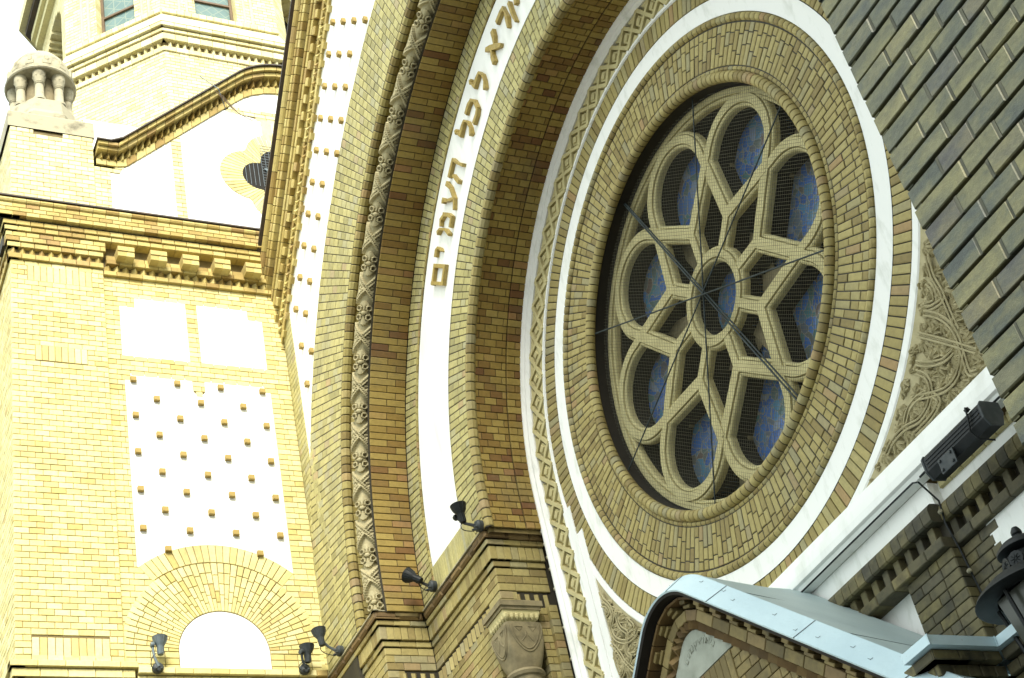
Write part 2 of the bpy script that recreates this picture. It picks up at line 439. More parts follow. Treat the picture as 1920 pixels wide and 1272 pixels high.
# ================================================================== left side wing (its long face looks along +X)
XW = -16.43; XP = XW - 0.045; YF1 = 6.70
wing = thing('side_wing', 'bright yellow brick wing with white panels and stud bricks, left of the great arch', 'building', (-17.5, 5, -1.7))
FW = WM(XP); FWP = WM(XW)
AC = (5.47, 8.98)                                       # centre of the blind arch
panelA = [(4.487, 13.207), (5.373, 13.207), (5.373, 14.24), (4.69, 14.24), (4.69, 14.067), (4.487, 14.067)]
panelB = [(5.53, 13.202), (6.42, 13.202), (6.43, 14.069), (6.232, 14.069), (6.232, 14.24), (5.53, 14.24)]
ring2 = arc(AC[0], AC[1], 1.455, 49, 131, 30)
tongue = [(5.54, 12.78)] + arc(5.457, 12.775, 0.083, 0, -180, 8)[1:-1] + [(5.374, 12.78)]
panelC = [(4.505, 10.09)] + [(4.499, 12.865), (4.575, 12.865), (4.575, 12.947), (5.374, 12.947)] + tongue[::-1] + [(5.54, 12.947), (6.352, 12.947), (6.352, 12.86), (6.425, 12.86), (6.42, 10.09)]
panelC = panelC + [p for p in ring2 if 4.505 < p[0] < 6.42]
archdisc = [(AC[0] + 1.15, 8.74), (AC[0] + 1.15, AC[1])] + arc(AC[0], AC[1], 1.15, 0, 180, 48) + [(AC[0] - 1.15, 8.74)]
sector = arc(AC[0], AC[1], 1.45, 51.5, 128.5, 30) + arc(AC[0], AC[1], 1.155, 128.5, 51.5, 30)
tymp = [(AC[0] + 0.54, 8.73)] + arc(AC[0], AC[1], 0.54, 0, 180, 30) + [(AC[0] - 0.54, 8.73)]
mb = MB()
mb.box((-20.5, 3.13, -1.7), (XP - 0.012, 12.0, 15.5), m=1)
mb.box((XP - 0.02, 3.12, -1.7), (XW - 0.012, 4.275, 15.5), m=1)
field = [rect(4.287, YF1 + 0.02, 8.78, 14.53), panelA, panelB, panelC, archdisc, sector]
courses(mb, FW, field, 8.78, 14.53, 0.0815, 0.175, d1=0.0, d0=-0.014, jit=0.002, phase=0.03)
soldiers = [(14.27, 14.545, 3.30, 4.13), (12.98, 13.225, 3.38, 4.03), (8.85, 9.10, 3.27, 4.13)]
pil = [rect(3.09, 4.287, 8.80, 14.605)] + [rect(c, d, a, b) for a, b, c, d in soldiers]
courses(mb, FWP, pil, 8.80, 14.605, 0.0815, 0.175, d1=0.0, d0=-0.014, jit=0.002)
for a, b, c, d in soldiers:
    n = round((d - c) / 0.083)
    for i in range(n):
        mb.brick(FWP, c + (d - c) * i / n + 0.004, c + (d - c) * (i + 1) / n - 0.004, a + 0.004, b - 0.004, -0.014, 0.0)
courses(mb, FM(3.09), [rect(-20.5, XW - 0.002, 3.0, 14.6)], 3.0, 14.6, 0.0815, 0.175, d1=0.0, d0=-0.03, jit=0.002)
courses(mb, lambda s, t, d: (s, 4.287 + d, t), [rect(XP, XW - 0.002, 8.8, 14.6)], 8.8, 14.6, 0.0815, 0.1, d1=0.0, d0=-0.014)
mb.build('brick_wall', ['brick_wing', 'mortar'], wing)
for poly in (panelA, panelB, panelC):
    mb = MB(); mb.prism(FW, poly, -0.02, -0.004); mb.build('plaster_panel', 'plaster', wing)
# blind arch
mb = MB()
def AM(s, t, d): return (XP + d, AC[0] + s * math.cos(t), AC[1] + s * math.sin(t))
N = 44
for i in range(N):
    a0 = math.pi * i / N; a1 = math.pi * (i + 1) / N
    seq = ([0.22, 0.15, 0.15, 0.145], [0.12, 0.15, 0.22, 0.175], [0.17, 0.20, 0.15, 0.145])[i % 3]
    r0 = 0.545
    for l in seq:
        mb.brick(AM, r0 + 0.004, min(r0 + l, 1.205) - 0.004, a0 + 0.005, a1 - 0.005, -0.014, 0.004, 0.004); r0 += l
for i in range(22):
    a0 = R_(49 + 82 * i / 22); a1 = R_(49 + 82 * (i + 1) / 22)
    mb.brick(AM, 1.211, 1.455, a0 + 0.003, a1 - 0.003, -0.014, 0.004, 0.004)
for s in (-1, 1):
    for k in range(3):
        z = 8.735 + k * 0.0815
        for q in range(4):
            y0 = AC[1]; yy = AC[0] + s * (0.545 + q * 0.165); y2 = AC[0] + s * (0.545 + (q + 1) * 0.165)
            mb.brick(FW, min(yy, y2) + 0.004, max(yy, y2) - 0.004, z + 0.004, z + 0.0775, -0.014, 0.0)
mb.build('blind_arch', 'brick_wing', wing)
mb = MB(); mb.prism(FW, tymp, -0.03, -0.006); mb.build('tympanum', 'plaster', wing)
# stud bricks: one mesh, copied
sm = MB()
sm.brick(lambda s, t, d: (d, s, t), -0.037, 0.037, -0.034, 0.034, -0.01, 0.05, 0.003, r=0.1)
stud0 = None
for k in range(10):
    z = 12.835 - 0.2780 * k
    for y in ((4.60, 5.168, 5.742, 6.306) if k % 2 == 0 else (4.884, 5.458, 6.020)):
        if k == 9 and abs(y - 5.458) < 0.1: continue
        if stud0 is None:
            stud0 = sm.build('stud_brick', 'brick_cornice', wing, loc=(XP - 0.004, y, z)); last = stud0; base = Vector((XP - 0.004, y, z))
        else: copypart(stud0, Vector((XP - 0.004, y, z)) - base)
# cornice of the wing
def cornice(mb, z0, z1, d, y0, y1, L=0.175, dd=None, m=0, c=0.005, ret=True):
    n = max(1, round((z1 - z0) / 0.083)); h = (z1 - z0) / n
    for i in range(n):
        a = z0 + i * h; s = y0; e = s + (L * (0.5 if i % 2 else 1))
        while s < y1 - 0.004:
            e2 = min(e, y1)
            if y1 - e2 < 0.04: e2 = y1
            mb.brick(FWP, s + 0.003, e2 - 0.003, a + 0.003, a + h - 0.003, -0.1, d, c, m=m); s = e2; e = s + L
        if ret:
            s = -20.4
            while s < XW + d - 0.01:
                e2 = min(s + L, XW + d - 0.006)
                if XW + d - e2 < 0.05: e2 = XW + d - 0.006
                mb.brick(FM(3.09), s + 0.003, e2 - 0.003, a + 0.003, a + h - 0.003, -0.1, d - 0.003, c, m=m); s = e2
mb = MB()
YL = 4.29
cornice(mb, 14.605, 14.695, 0.035, 3.09 - 0.035, YL)
saw(mb, FWP, 3.06, YL, 0.124, 14.697, 14.782, -0.04, 0.03)
saw(mb, FM(3.09), -19.0, XW + 0.03, 0.124, 14.697, 14.782, -0.04, 0.03)
cornice(mb, 14.785, 14.868, 0.05, 3.04, YL)
cornice(mb, 14.872, 15.035, 0.068, 3.02, YL + 0.03)
cornice(mb, 14.525, 14.605, 0.0, YL + 0.002, YF1, ret=False)
saw(mb, WM(XW - 0.03), YL + 0.01, YF1, 0.122, 14.608, 14.70, -0.05, 0.03)
cornice(mb, 14.703, 14.785, 0.025, YL + 0.04, YF1, ret=False)
cornice(mb, 14.787, 14.870, 0.0, YL + 0.04, YF1, ret=False)
cornice(mb, 15.037, 15.118, 0.09, 3.0, YF1)
cornice(mb, 15.12, 15.20, 0.112, 2.98, YF1)
cornice(mb, 15.225, 15.44, 0.172, 2.918, YF1)
mb.box((XW - 0.2, 2.95, 15.2), (XW + 0.10, YF1, 15.224), m=1); mb.box((XW - 0.3, 3.0, 14.87), (XW - 0.06, YF1, 15.04), m=1)
mb.build('cornice', ['brick_cornice', 'mortar_dark'], wing)
mb = MB()
s = 2.92
while s < YF1 - 0.02:
    e = min(s + 0.175, YF1); r = rng.random()
    pf = [(0.165, 15.443), (0.19, 15.455), (0.203, 15.48), (0.195, 15.51), (0.175, 15.525)]
    P0 = [(XW + d, s + 0.003, z) for d, z in pf]; P1 = [(XW + d, e - 0.003, z) for d, z in pf]
    for i in range(4): mb.face([P0[i], P1[i], P1[i + 1], P0[i + 1]], r)
    mb.face(P0, r); mb.face(P1[::-1], r); s = e
mb.build('roll_moulding', 'brick_cornice', wing, smooth=True)
mb = MB(); mb.box((-20.5, 2.86, 15.527), (XW + 0.215, YF1, 15.55)); mb.build('gutter_edge', 'flash_dark', wing)
bk = MB()
bfm = lambda s, t, d: (d, s, t)
bk.brick(bfm, -0.113, 0.0, 0.0, 0.082, -0.15, 0.165, 0.005); bk.brick(bfm, 0.001, 0.113, 0.0, 0.082, -0.15, 0.165, 0.005)
bk.brick(bfm, -0.113, 0.03, 0.084, 0.166, -0.15, 0.178, 0.005); bk.brick(bfm, 0.031, 0.113, 0.084, 0.166, -0.15, 0.178, 0.005)
b0 = None
for k in range(5):
    y = 4.565 + 0.4415 * k
    if b0 is None: b0 = bk.build('bracket', 'brick_cornice', wing, loc=(XW, y, 14.745)); by = y
    else: copypart(b0, (0, y - by, 0))
# lower string course under the spotlights
mb = MB()
cornice(mb, 8.71, 8.79, 0.07, 3.02, 4.42, L=0.3)
cornice(mb, 8.60, 8.705, 0.03, 3.05, 4.39, L=0.3)
cornice(mb, 8.655, 8.735, 0.05, 4.42, YF1 - 0.05, L=0.21, ret=False)
cornice(mb, 8.45, 8.65, 0.0, 4.42, YF1 - 0.05, L=0.21, ret=False)
courses(mb, FW, [rect(3.09, YF1, 3.0, 8.44)], 3.0, 8.44, 0.0815, 0.175, d1=0.0, d0=-0.02, jit=0.002)
mb.build('string_course', 'brick_wing', wing)

# ------------------------------------------------------------------ gabled top storey of the wing
mb = MB()
SL = 0.985
def gz(y, q):
    """under-side of the raking border, dropped by q"""
    a = abs(y - 7.25)
    base = 19.24 - SL * a
    R = 1.1
    x1 = R * math.sin(math.atan(SL))
    if a < x1: base = 19.24 - R * (math.sqrt(1 + SL * SL)) + math.sqrt(R * R - a * a)
    return base - q * math.sqrt(1 + SL * SL)
ys = [4.45 + (10.05 - 4.45) * i / 80 for i in range(81)]
outline = [(4.24, 15.5), (10.3, 15.5), (10.3, gz(10.05, 0))] + [(y, gz(y, 0.0)) for y in ys[::-1]] + [(4.24, gz(4.45, 0))]
mb.prism(WM(XW), outline, -0.5, -0.014, m=1)
gA = [(4.468, 15.75), (5.372, 15.72), (5.372, gz(5.372, 0.10)), (4.63, gz(4.63, 0.10)), (4.60, 16.42), (4.468, 16.42)]
gB = [(5.525, 15.7), (8.98, 15.7), (8.98, gz(8.98, 0.10))] + [(y, gz(y, 0.10)) for y in (8.6, 8.33)] + [(8.33, 18.09), (7.78, 18.03), (7.78, 18.33 - 0.25), (6.735, 18.01), (6.18, 18.11)] + [(y, gz(y, 0.10)) for y in (6.1, 5.8, 5.525)]
gB = [(5.525, 15.7), (8.98, 15.7), (8.98, gz(8.98, 0.10)), (8.33, 18.11), (7.77, 18.01), (6.735, 18.01), (6.18, 18.11), (5.525, gz(5.525, 0.10))]
gC = [(6.24, 18.20), (8.26, 18.20)] + [(y, gz(y, 0.10)) for y in [8.2 - 0.05 * i for i in range(39)]]
OC = (6.98, 16.80)
def quat(R1, off, n=72):
    pts = []
    for i in range(n):
        th = 2 * math.pi * i / n; dl = (th + math.pi / 4) % (math.pi / 2) - math.pi / 4
        r = off * math.cos(dl) + math.sqrt(max(0.0, R1 * R1 - (off * math.sin(dl)) ** 2))
        pts.append((OC[0] + r * math.cos(th), OC[1] + r * math.sin(th)))
    return pts
q_out = quat(0.49, 0.42); q_in = quat(0.27, 0.30)
gf = [outline, gA, gB, gC]
courses(mb, WM(XW), gf, 15.55, 19.1, 0.0815, 0.175, d1=0.0, d0=-0.016, jit=0.002)
for i in range(4):                                       # flat arch bricks over the oculus
    mb.brick(WM(XW), 6.80 + 0.18 * i, 6.97 + 0.18 * i, 17.60, 18.005, -0.016, 0.003)
courses(mb, WM(XW + 0.012), [rect(3.10, 4.24, 15.55, 17.04), rect(3.42, 3.82, 16.96, 17.04)], 15.55, 17.04, 0.0815, 0.175, d1=0.0, d0=-0.03, jit=0.002)
courses(mb, FM(3.10), [rect(-18.0, XW, 15.55, 17.04)], 15.55, 17.04, 0.0815, 0.175, d1=0.0, d0=-0.03, jit=0.002)
mb.box((-17.6, 3.13, 15.5), (XW - 0.01, 4.23, 17.04), m=1)
mb.build('gable_wall', ['brick_tower', 'mortar'], wing)
for poly in (gA, gB, gC):
    mb = MB(); mb.prism(WM(XW), poly, -0.02, -0.003); mb.build('plaster_panel', 'plaster', wing)
mb = MB()
NV = 76
for i in range(NV):
    def at(poly, u):
        k = u * len(poly); i0 = int(k) % len(poly); f = k - int(k); a = poly[i0]; b = poly[(i0 + 1) % len(poly)]
        return (a[0] + (b[0] - a[0]) * f, a[1] + (b[1] - a[1]) * f)
    u0 = (i + 0.10) / NV; u1 = (i + 0.90) / NV
    pts = [at(q_in, u0), at(q_in, u1), at(q_out, u1), at(q_out, u0)]
    mb.prism(WM(XW), pts, -0.02, 0.008, r=rng.random(), c=0.003)
mb.build('oculus_voussoirs', 'brick_wing', wing)
mb = MB(); mb.prism(WM(XW), quat(0.27, 0.30), -0.3, 0.002)
mb.build('oculus_opening', 'shade_black', wing)
mb = MB()
for k in range(16):
    y = OC[0] - 0.52 + 0.065 * k; mb.box((XW + 0.006, y, 16.6), (XW + 0.010, y + 0.006, 17.35))
for k in range(18):
    z = 16.5 + 0.055 * k; mb.box((XW + 0.010, 6.72, z), (XW + 0.014, 7.6, z + 0.005))
mb.box((XW + 0.016, 6.75, 16.93), (XW + 0.03, 7.6, 16.955)); mb.tube([(XW + 0.02, 6.76, 16.95), (XW + 0.02, 7.2, 16.45)], 0.012)
mb.build('oculus_screen', 'steel', wing)
# raking mouldings: (drop range, projection)
mb = MB()
def rake_layer(mb, q0, q1, d0, d1, L=0.2, m=0):
    y = 4.27
    while y < 10.0:
        e = y + L * (0.72 if abs(y - 7.25) > 0.6 else 1.0); r = rng.random(); g = 0.003
        for aa, bb in ((y + g, e - g),):
            pl = [(aa, zz(aa, q1)), (bb, zz(bb, q1)), (bb, zz(bb, q0)), (aa, zz(aa, q0))]
            mb.prism(WM(XW), pl, d0, d1, m=m, r=r, c=0.004)
        y = e
def zz(y, q):
    if y < 4.62: return gz(4.62, 0) - q
    return gz(y, q)
rake_layer(mb, 0.0, 0.10, -0.01, 0.02)
y = 4.29
while y < 10.0:
    p = 0.125 * (0.8 if abs(y - 7.25) > 0.6 else 1.0); r = rng.random()
    a, b, c = y, y + p / 2, y + p
    pts = [(XW - 0.04, a, zz(a, 0.0)), (XW + 0.07, b, zz(b, 0.0)), (XW + 0.07, b, zz(b, -0.085)), (XW - 0.04, a, zz(a, -0.085))]
    pt2 = [(XW + 0.07, b, zz(b, 0.0)), (XW - 0.04, c, zz(c, 0.0)), (XW - 0.04, c, zz(c, -0.085)), (XW + 0.07, b, zz(b, -0.085))]
    mb.face(pts, r); mb.face(pt2, r); mb.face([pts[0], pts[1], pt2[1]], r); y = c
rake_layer(mb, -0.145, -0.092, -0.1, 0.13)
rake_layer(mb, -0.152, -0.145, -0.1, 0.10, m=1)
rake_layer(mb, -0.205, -0.152, -0.1, 0.18)
mb.build('raking_cornice', ['brick_cornice', 'mortar_dark'], wing)
mb = MB()
def rake_strip(mb, q0, q1, d0, d1):
    yy = [4.25, 4.45, 4.62] + [4.7 + 0.1 * i for i in range(54)]
    for a, b in zip(yy[:-1], yy[1:]):
        mb.prism(WM(XW), [(a, zz(a, q1)), (b, zz(b, q1)), (b, zz(b, q0)), (a, zz(a, q0))], d0, d1)
rake_strip(mb, -0.225, -0.207, -0.5, 0.215)
mb.build('coping', 'flash_dark', wing)
mb = MB(); mb.box((-18.2, 4.26, 15.5), (-16.98, 5.75, 18.0)); mb.box((-18.2, 4.255, 16.9), (-16.95, 5.6, 17.3))
mb.build('attic_block', 'plaster_worn', wing)
# thin stay and dry twigs caught on the raking cornice
stay = thing('cable_stay', 'thin grey metal stay with dry twigs hanging over the raking cornice of the wing', 'metal stay', (XW + 0.25, 6.0, 18.2))
mb = MB(); mb.tube([(XW + 0.12, 5.88, 18.62), (XW + 0.26, 6.10, 18.25), (XW + 0.10, 6.24, 17.98)], 0.007, 6); mb.build('rod', 'steel', stay)
mb = MB()
for k in range(5):
    y = 6.05 + 0.03 * k
    mb.tube([(XW + 0.22, y, 18.25 - 0.02 * k), (XW + 0.2, y + 0.22, 17.98 - 0.03 * k), (XW + 0.2, y + 0.36 + 0.05 * k, 17.76 - 0.02 * k)], 0.004, 4)
mb.build('twig', 'timber', stay)

# ------------------------------------------------------------------ stone turret on the corner pier
tur = thing('stone_turret', 'weathered pale stone turret with dwarf columns and a small dome, on the corner pier', 'turret', (-17.02, 3.66, 17.05))
TX, TY = -17.02, 3.66
mb = MB()
mb.prism(lambda s, t, d: (s, t, d), rect(TX - 0.6, XW + 0.02, 3.07, 4.26), 17.045, 17.36, c=0.03)
mb.build('base_block', 'stone_pale', tur)
mb = MB()
mb.lathe([(0.57, 17.35), (0.57, 17.50), (0.52, 17.60), (0.49, 17.78), (0.48, 17.86), (0.44, 17.88), (0.0, 17.88)], (TX, TY, 0), 8)
mb.build('plinth', 'stone_pale', tur)
mb = MB(); mb.lathe([(0.30, 17.85), (0.30, 18.50)], (TX, TY, 0), 32); mb.build('drum', 'stone_grey', tur, smooth=True)
for k in range(8):
    a = R_(22.5 + 45 * k + 8); x, y = TX + 0.375 * math.cos(a), TY + 0.375 * math.sin(a)
    mb = MB(); mb.lathe([(0.092, 17.87), (0.092, 17.92), (0.068, 17.96), (0.064, 18.2)], (x, y, 0), 14); c = mb.build('column', 'stone_pale', tur, smooth=True)
    mb = MB(); mb.lathe([(0.068, 18.20), (0.078, 18.215), (0.068, 18.23), (0.078, 18.245), (0.07, 18.26), (0.088, 18.34), (0.096, 18.39), (0.10, 18.47)], (x, y, 0), 14)
    for q in range(10):
        b = 2 * math.pi * q / 10
        mb.lathe([(0.0, -0.03), (0.016, 0.0), (0.0, 0.03)], (x + 0.084 * math.cos(b), y + 0.086 * math.sin(b), 18.36), 6)
    mb.build('capital', 'stone_pale', c, smooth=True)
mb = MB()
mb.lathe([(0.26, 18.46), (0.50, 18.46), (0.515, 18.48), (0.50, 18.51), (0.48, 18.51)], (TX, TY, 0), 40)
mb.build('shelf', 'stone_pale', tur, smooth=True)
mb = MB()
mb.lathe([(0.48, 18.50), (0.48, 18.58)] + [(0.465 * math.cos(R_(a)), 18.58 + 0.60 * math.sin(R_(a))) for a in range(0, 91, 9)], (TX, TY, 0), 40)
for k in range(12):
    a = R_(30 * k)
    fmn = lambda s, t, d, a=a: (TX + (0.465 + d) * math.cos(a + s), TY + (0.465 + d) * math.sin(a + s), t)
    mb.brick(fmn, -0.13, 0.13, 18.58, 18.67, -0.05, 0.02, 0.01)
    mb.brick(fmn, -0.06, 0.06, 18.67, 18.76, -0.10, 0.012, 0.01)
mb.build('dome', 'stone_pale', tur, smooth=True)

# ------------------------------------------------------------------ octagonal tower behind the wing
tow = thing('octagonal_tower', 'pale yellow brick octagonal tower with leaded windows, rising behind the wing gable', 'tower', (-21.3, 7.3, -1.7))
C0 = Vector((-19.0, 6.26, 0)); sd = 2.1
ang0 = [90, -45]                                         # plan directions of the faces
oct_ = [Vector((-19.0, 8.46, 0)), C0, C0 + Vector((-1, -1, 0)).normalized() * 1.97]
oct_.append(oct_[2] + Vector((-1.95, 0, 0))); oct_.append(oct_[3] + Vector((-1, 1, 0)).normalized() * 1.97)
oct_.append(oct_[4] + Vector((0, 2.2, 0))); oct_.append(oct_[5] + Vector((1, 1, 0)).normalized() * 1.97); oct_.append(oct_[6] + Vector((1.95, 0, 0)))
def ring_at(off):
    n = len(oct_); cen = sum(oct_, Vector()) / n; out = []
    for i in range(n):
        a, b, c = oct_[i - 1], oct_[i], oct_[(i + 1) % n]
        n1 = (b - a).normalized(); n2 = (c - b).normalized()
        p1 = Vector((n1.y, -n1.x, 0)); p2 = Vector((n2.y, -n2.x, 0))
        if p1.dot(b - cen) < 0: p1 = -p1
        if p2.dot(b - cen) < 0: p2 = -p2
        bis = (p1 + p2).normalized(); out.append(b + bis * (off / bis.dot(p1)))
    return out
def facemap(i, off=0.0):
    R = ring_at(off); a = R[(i + 1) % 8]; b = R[i]
    u = (b - a).normalized(); nrm = Vector((u.y, -u.x, 0))
    cen = sum(oct_, Vector()) / 8
    if nrm.dot(a - cen) < 0: nrm = -nrm
    L = (b - a).length
    return (lambda s, t, d: tuple(a + u * s + nrm * d + Vector((0, 0, t)))), L
mb = MB()
R = ring_at(-0.02)
mb.prism(lambda s, t, d: (s, t, d), [(p.x, p.y) for p in R], 14, 22.9, m=1)
R2 = ring_at(-0.34)
mb.prism(lambda s, t, d: (s, t, d), [(p.x, p.y) for p in R2], 22.9, 26.6, m=1)
wins = {}
for i in (0, 1, 2, 7):
    fm, L = facemap(i)
    wc = L / 2 + (-0.06 if i == 0 else 0.06); hw = 0.39
    base = 23.30
    hole = [(wc + hw, base), (wc + hw, 25.2)] + arc(wc, 25.2, hw, 0, 180, 12) + [(wc - hw, base)]
    if i in (2, 7): hole = [(wc + 0.62, 23.2), (wc + 0.62, 24.5)] + arc(wc, 24.5, 0.62, 0, 180, 14) + [(wc - 0.62, 23.2)]
    courses(mb, fm, [rect(0, L, 16.0, 22.2)], 16.0, 22.2, 0.0815, 0.175, d1=0.0, d0=-0.03, jit=0.002)
    f2, L2 = facemap(i, -0.0)
    courses(mb, f2, [rect(0, L2, 22.9, 26.6), hole], 22.9, 26.6, 0.0815, 0.175, d1=0.0, d0=-0.30, jit=0.002)
    # moulded window jamb rolls
    if i < 2:
        for sgn in (-1, 1):
            for off in (hw + 0.16, hw + 0.30):
                p0 = Vector(f2(wc + sgn * off, 23.32, 0.0)); mb.tube([p0, p0 + Vector((0, 0, 3.2))], 0.03, 7, m=0, r=0.4)
        for k in range(16):
            s0 = L2 * k / 16; mb.brick(f2, s0 + 0.004, s0 + L2 / 16 - 0.004, 23.19, 23.30, -0.02, 0.05)
    wins[i] = (f2, wc, hw, base)
mb.build('brick_wall', ['brick_tower', 'mortar'], tow)
for i in (0, 1):
    f2, wc, hw, base = wins[i]
    mb = MB(); mb.prism(f2, [(wc - hw, base), (wc + hw, base), (wc + hw, 25.2)] + arc(wc, 25.2, hw, 0, 180, 12) + [(wc - hw, 25.2)], -0.25, -0.22)
    wn = mb.build('window', 'glass_lattice', tow)
    mb = MB()
    mb.brick(f2, wc - hw, wc - hw + 0.05, base, 25.2, -0.22, -0.18); mb.brick(f2, wc + hw - 0.05, wc + hw, base, 25.2, -0.22, -0.18)
    for z in (23.95, 24.75): mb.brick(f2, wc - hw, wc + hw, z, z + 0.05, -0.22, -0.181)
    mb.build('window_frame', 'timber', wn)
for i in (2, 7):
    f2, wc, hw, base = wins[i]
    mb = MB(); mb.prism(f2, rect(wc - 0.62, wc + 0.62, 23.2, 25.2), -0.42, -0.33); mb.build('louvre_opening', 'shade_black', tow)
mb = MB()
for (z0, z1, off) in ((22.19, 22.31, 0.03), (22.44, 22.60, 0.075), (22.62, 22.70, 0.10), (22.72, 22.82, 0.15)):
    for i in (0, 1, 2, 7):
        fm, L = facemap(i, off)
        n = round(L / 0.23)
        for k in range(n):
            mb.brick(fm, L * k / n + 0.003, L * (k + 1) / n - 0.003, z0 + 0.003, z1 - 0.003, -0.2, 0.0, 0.008)
for i in (0, 1, 2, 7):
    fm, L = facemap(i, 0.0); saw(mb, fm, 0.05, L - 0.05, 0.135, 22.315, 22.435, -0.06, 0.03)
for i in (0, 1, 2, 7):                                    # sloping weathering above the cornice
    Ra = ring_at(0.155); Rb = ring_at(0.0)
    a, b = Ra[i], Ra[(i + 1) % 8]; c, d = Rb[(i + 1) % 8], Rb[i]
    mb.face([(a.x, a.y, 22.82), (b.x, b.y, 22.82), (c.x, c.y, 23.19), (d.x, d.y, 23.19)], 0.9)
mb.build('cornice', 'brick_tower', tow)
mb = MB()
for z0, z1, off, m in ((25.55, 25.75, 0.12, 0), (25.75, 25.95, 0.20, 0), (25.95, 26.1, 0.30, 1), (26.1, 26.4, 0.42, 0)):
    Rr = ring_at(off); mb.prism(lambda s, t, d: (s, t, d), [(p.x, p.y) for p in Rr], z0, z1, m=m, back=True)
mb.build('eaves', ['brick_tower', 'flash_dark'], tow)

# ================================================================== main street front: nested arches round the rose
fac = thing('main_facade', 'yellow brick street front with deep nested round arches, gilt Hebrew letters and white plaster bands', 'building', (CX, 7.5, -1.7))
YF2 = 7.28; YR = 8.0; YC = 7.97
R1o, R1i, RS1, RS2 = 7.11, 5.95, 5.34, 3.53
PI = math.pi
LEG = -0.36                                              # straight part of the arches down to the impost cornice
RK = 30.16                                               # raking line: Z = X + RK on the left, mirrored on the right
YW = YF1 + 0.006
# ---- white spandrel with studs
def gable_line(x, c): return (x + c) if x <= CX else (2 * CX - x + c)
sp = [(-16.12, 9.0), (-16.12, -16.12 + RK)] + [(CX, CX + RK), (2 * CX + 16.12, -16.12 + RK), (2 * CX + 16.12, 9.0), (CX + 7.05, 9.0)] + arc(CX, CZ, 7.05, 0, 180, 90) + [(CX - 7.05, 9.0)]
# keep only what lies outside the ring
def spandrel(side):
    pts = []
    for i in range(40):
        a = R_(13.0 + (90 - 13.0) * i / 39); pts.append((CX - 7.08 * math.cos(a), CZ + 7.08 * math.sin(a)))
    x0 = max(-16.13, pts[0][0] - 0.02)
    out = [(CX, CX + RK + 0.15), (-16.13, -16.13 + RK + 0.15), (-16.13, 10.45)]
    poly = [p for p in pts if p[0] > -16.13] + out
    if side > 0: poly = [(2 * CX - x, z) for x, z in poly][::-1]
    return poly
for sd_ in (-1, 1):
    mb = MB(); mb.prism(FM(YW), spandrel(sd_), -0.02, -0.003); mb.build('spandrel_plaster', 'plaster', fac)
# studs follow the 45 degree grid of the gable
st = MB()
st.brick(lambda s, t, d: (s, -d, t), -0.031, 0.031, -0.037, 0.037, -0.01, 0.045, 0.003, r=0.1)
s0 = None; sbase = None
uX, uZ = 0.2935, 0.300
P0 = Vector((-14.371, YF1, 15.351))
for i in range(-12, 8):
    for k in range(0, 13):
        # rows across the band: step (0.30,-0.31) ; rows along the rake: step (-0.293,-0.322)
        x = P0.x + 0.295 * i * -1 * 1.0 + 0.149 * 0 + 0.2975 * 0
        x = -14.372 - 0.2925 * (-i) + 0.2975 * k; z = 15.351 + 0.312 * i - 0.318 * k
        r = math.hypot(x - CX, z - CZ)
        if r < 7.10 or x < -16.05 or z > x + RK - 0.16 or x > CX - 0.1: continue
        for sgn in (1, -1):
            xx = x if sgn > 0 else 2 * CX - x
            if sgn < 0 and (i + k) % 3: continue
            if s0 is None:
                s0 = st.build('stud_brick', 'brick_cornice', fac, loc=(xx, YF1, z)); sbase = Vector((xx, YF1, z))
            else: copypart(s0, Vector((xx, YF1, z)) - sbase)
# ---- outer ring of headers and walls
mb = MB()
def ringwall(mb, Y, r0, r1, lens, pitch, tmax, d1=0.0, d0=-0.03, m=0, rref=None, jit=0.002):
    rref = rref or r1
    n = round((tmax - LEG) / pitch); p = (tmax - LEG) / n
    fm = RM(Y, rref)
    for i in range(n):
        t = LEG + i * p; s = r0; q = i % len(lens); k = 0
        while s < r1 - 0.004:
            e = min(s + lens[q][k % len(lens[q])], r1); k += 1
            if r1 - e < 0.025: e = r1
            mb.brick(fm, s + 0.0055, e - 0.0055, t + 0.0055, t + p - 0.0055, d0, d1 + rng.uniform(-jit, jit), 0.004, m=m); s = e
ringwall(mb, YF1, R1i + 0.05, R1o, [[0.085, 0.165, 0.165, 0.165, 0.165, 0.165, 0.165], [0.165]], 0.098, PI * 6.5, rref=6.5)
mb.strip(RM(YF1, 6.5), R1i - 0.02, R1o - 0.004, LEG, PI * 6.5 - LEG, -0.006, 120, m=1)
# strip of brick between the wing corner and the plaster
courses(mb, FM(YF1), [[(-16.44, 8.6), (-15.9, 8.6), (-15.9, 10.3), (-16.13, 10.6), (-16.13, 14.03), (-16.44, 14.0)], [(CX - R1o * math.cos(R_(a)), CZ + R1o * math.sin(R_(a))) for a in range(0, 25, 2)] + [(-15.9, 8.0), (-16.0, 8.0)]], 8.6, 14.1, 0.0815, 0.175, d1=0.0, d0=-0.014)
mb.box((-16.44, YF1 + 0.013, 8.0), (-15.6, YF1 + 0.3, 14.2), m=1)
mb.build('header_ring', ['brick_head', 'mortar_dark'], fac)
mb = MB()
rollseg(mb, archroll(R1i - 0.02, YF1 + 0.045, 6.0), LEG, PI * 6.0, 0.105, 0.062, m=0, core=1)
mb.build('outer_roll', ['brick_olive', 'mortar_dark'], fac, smooth=True)
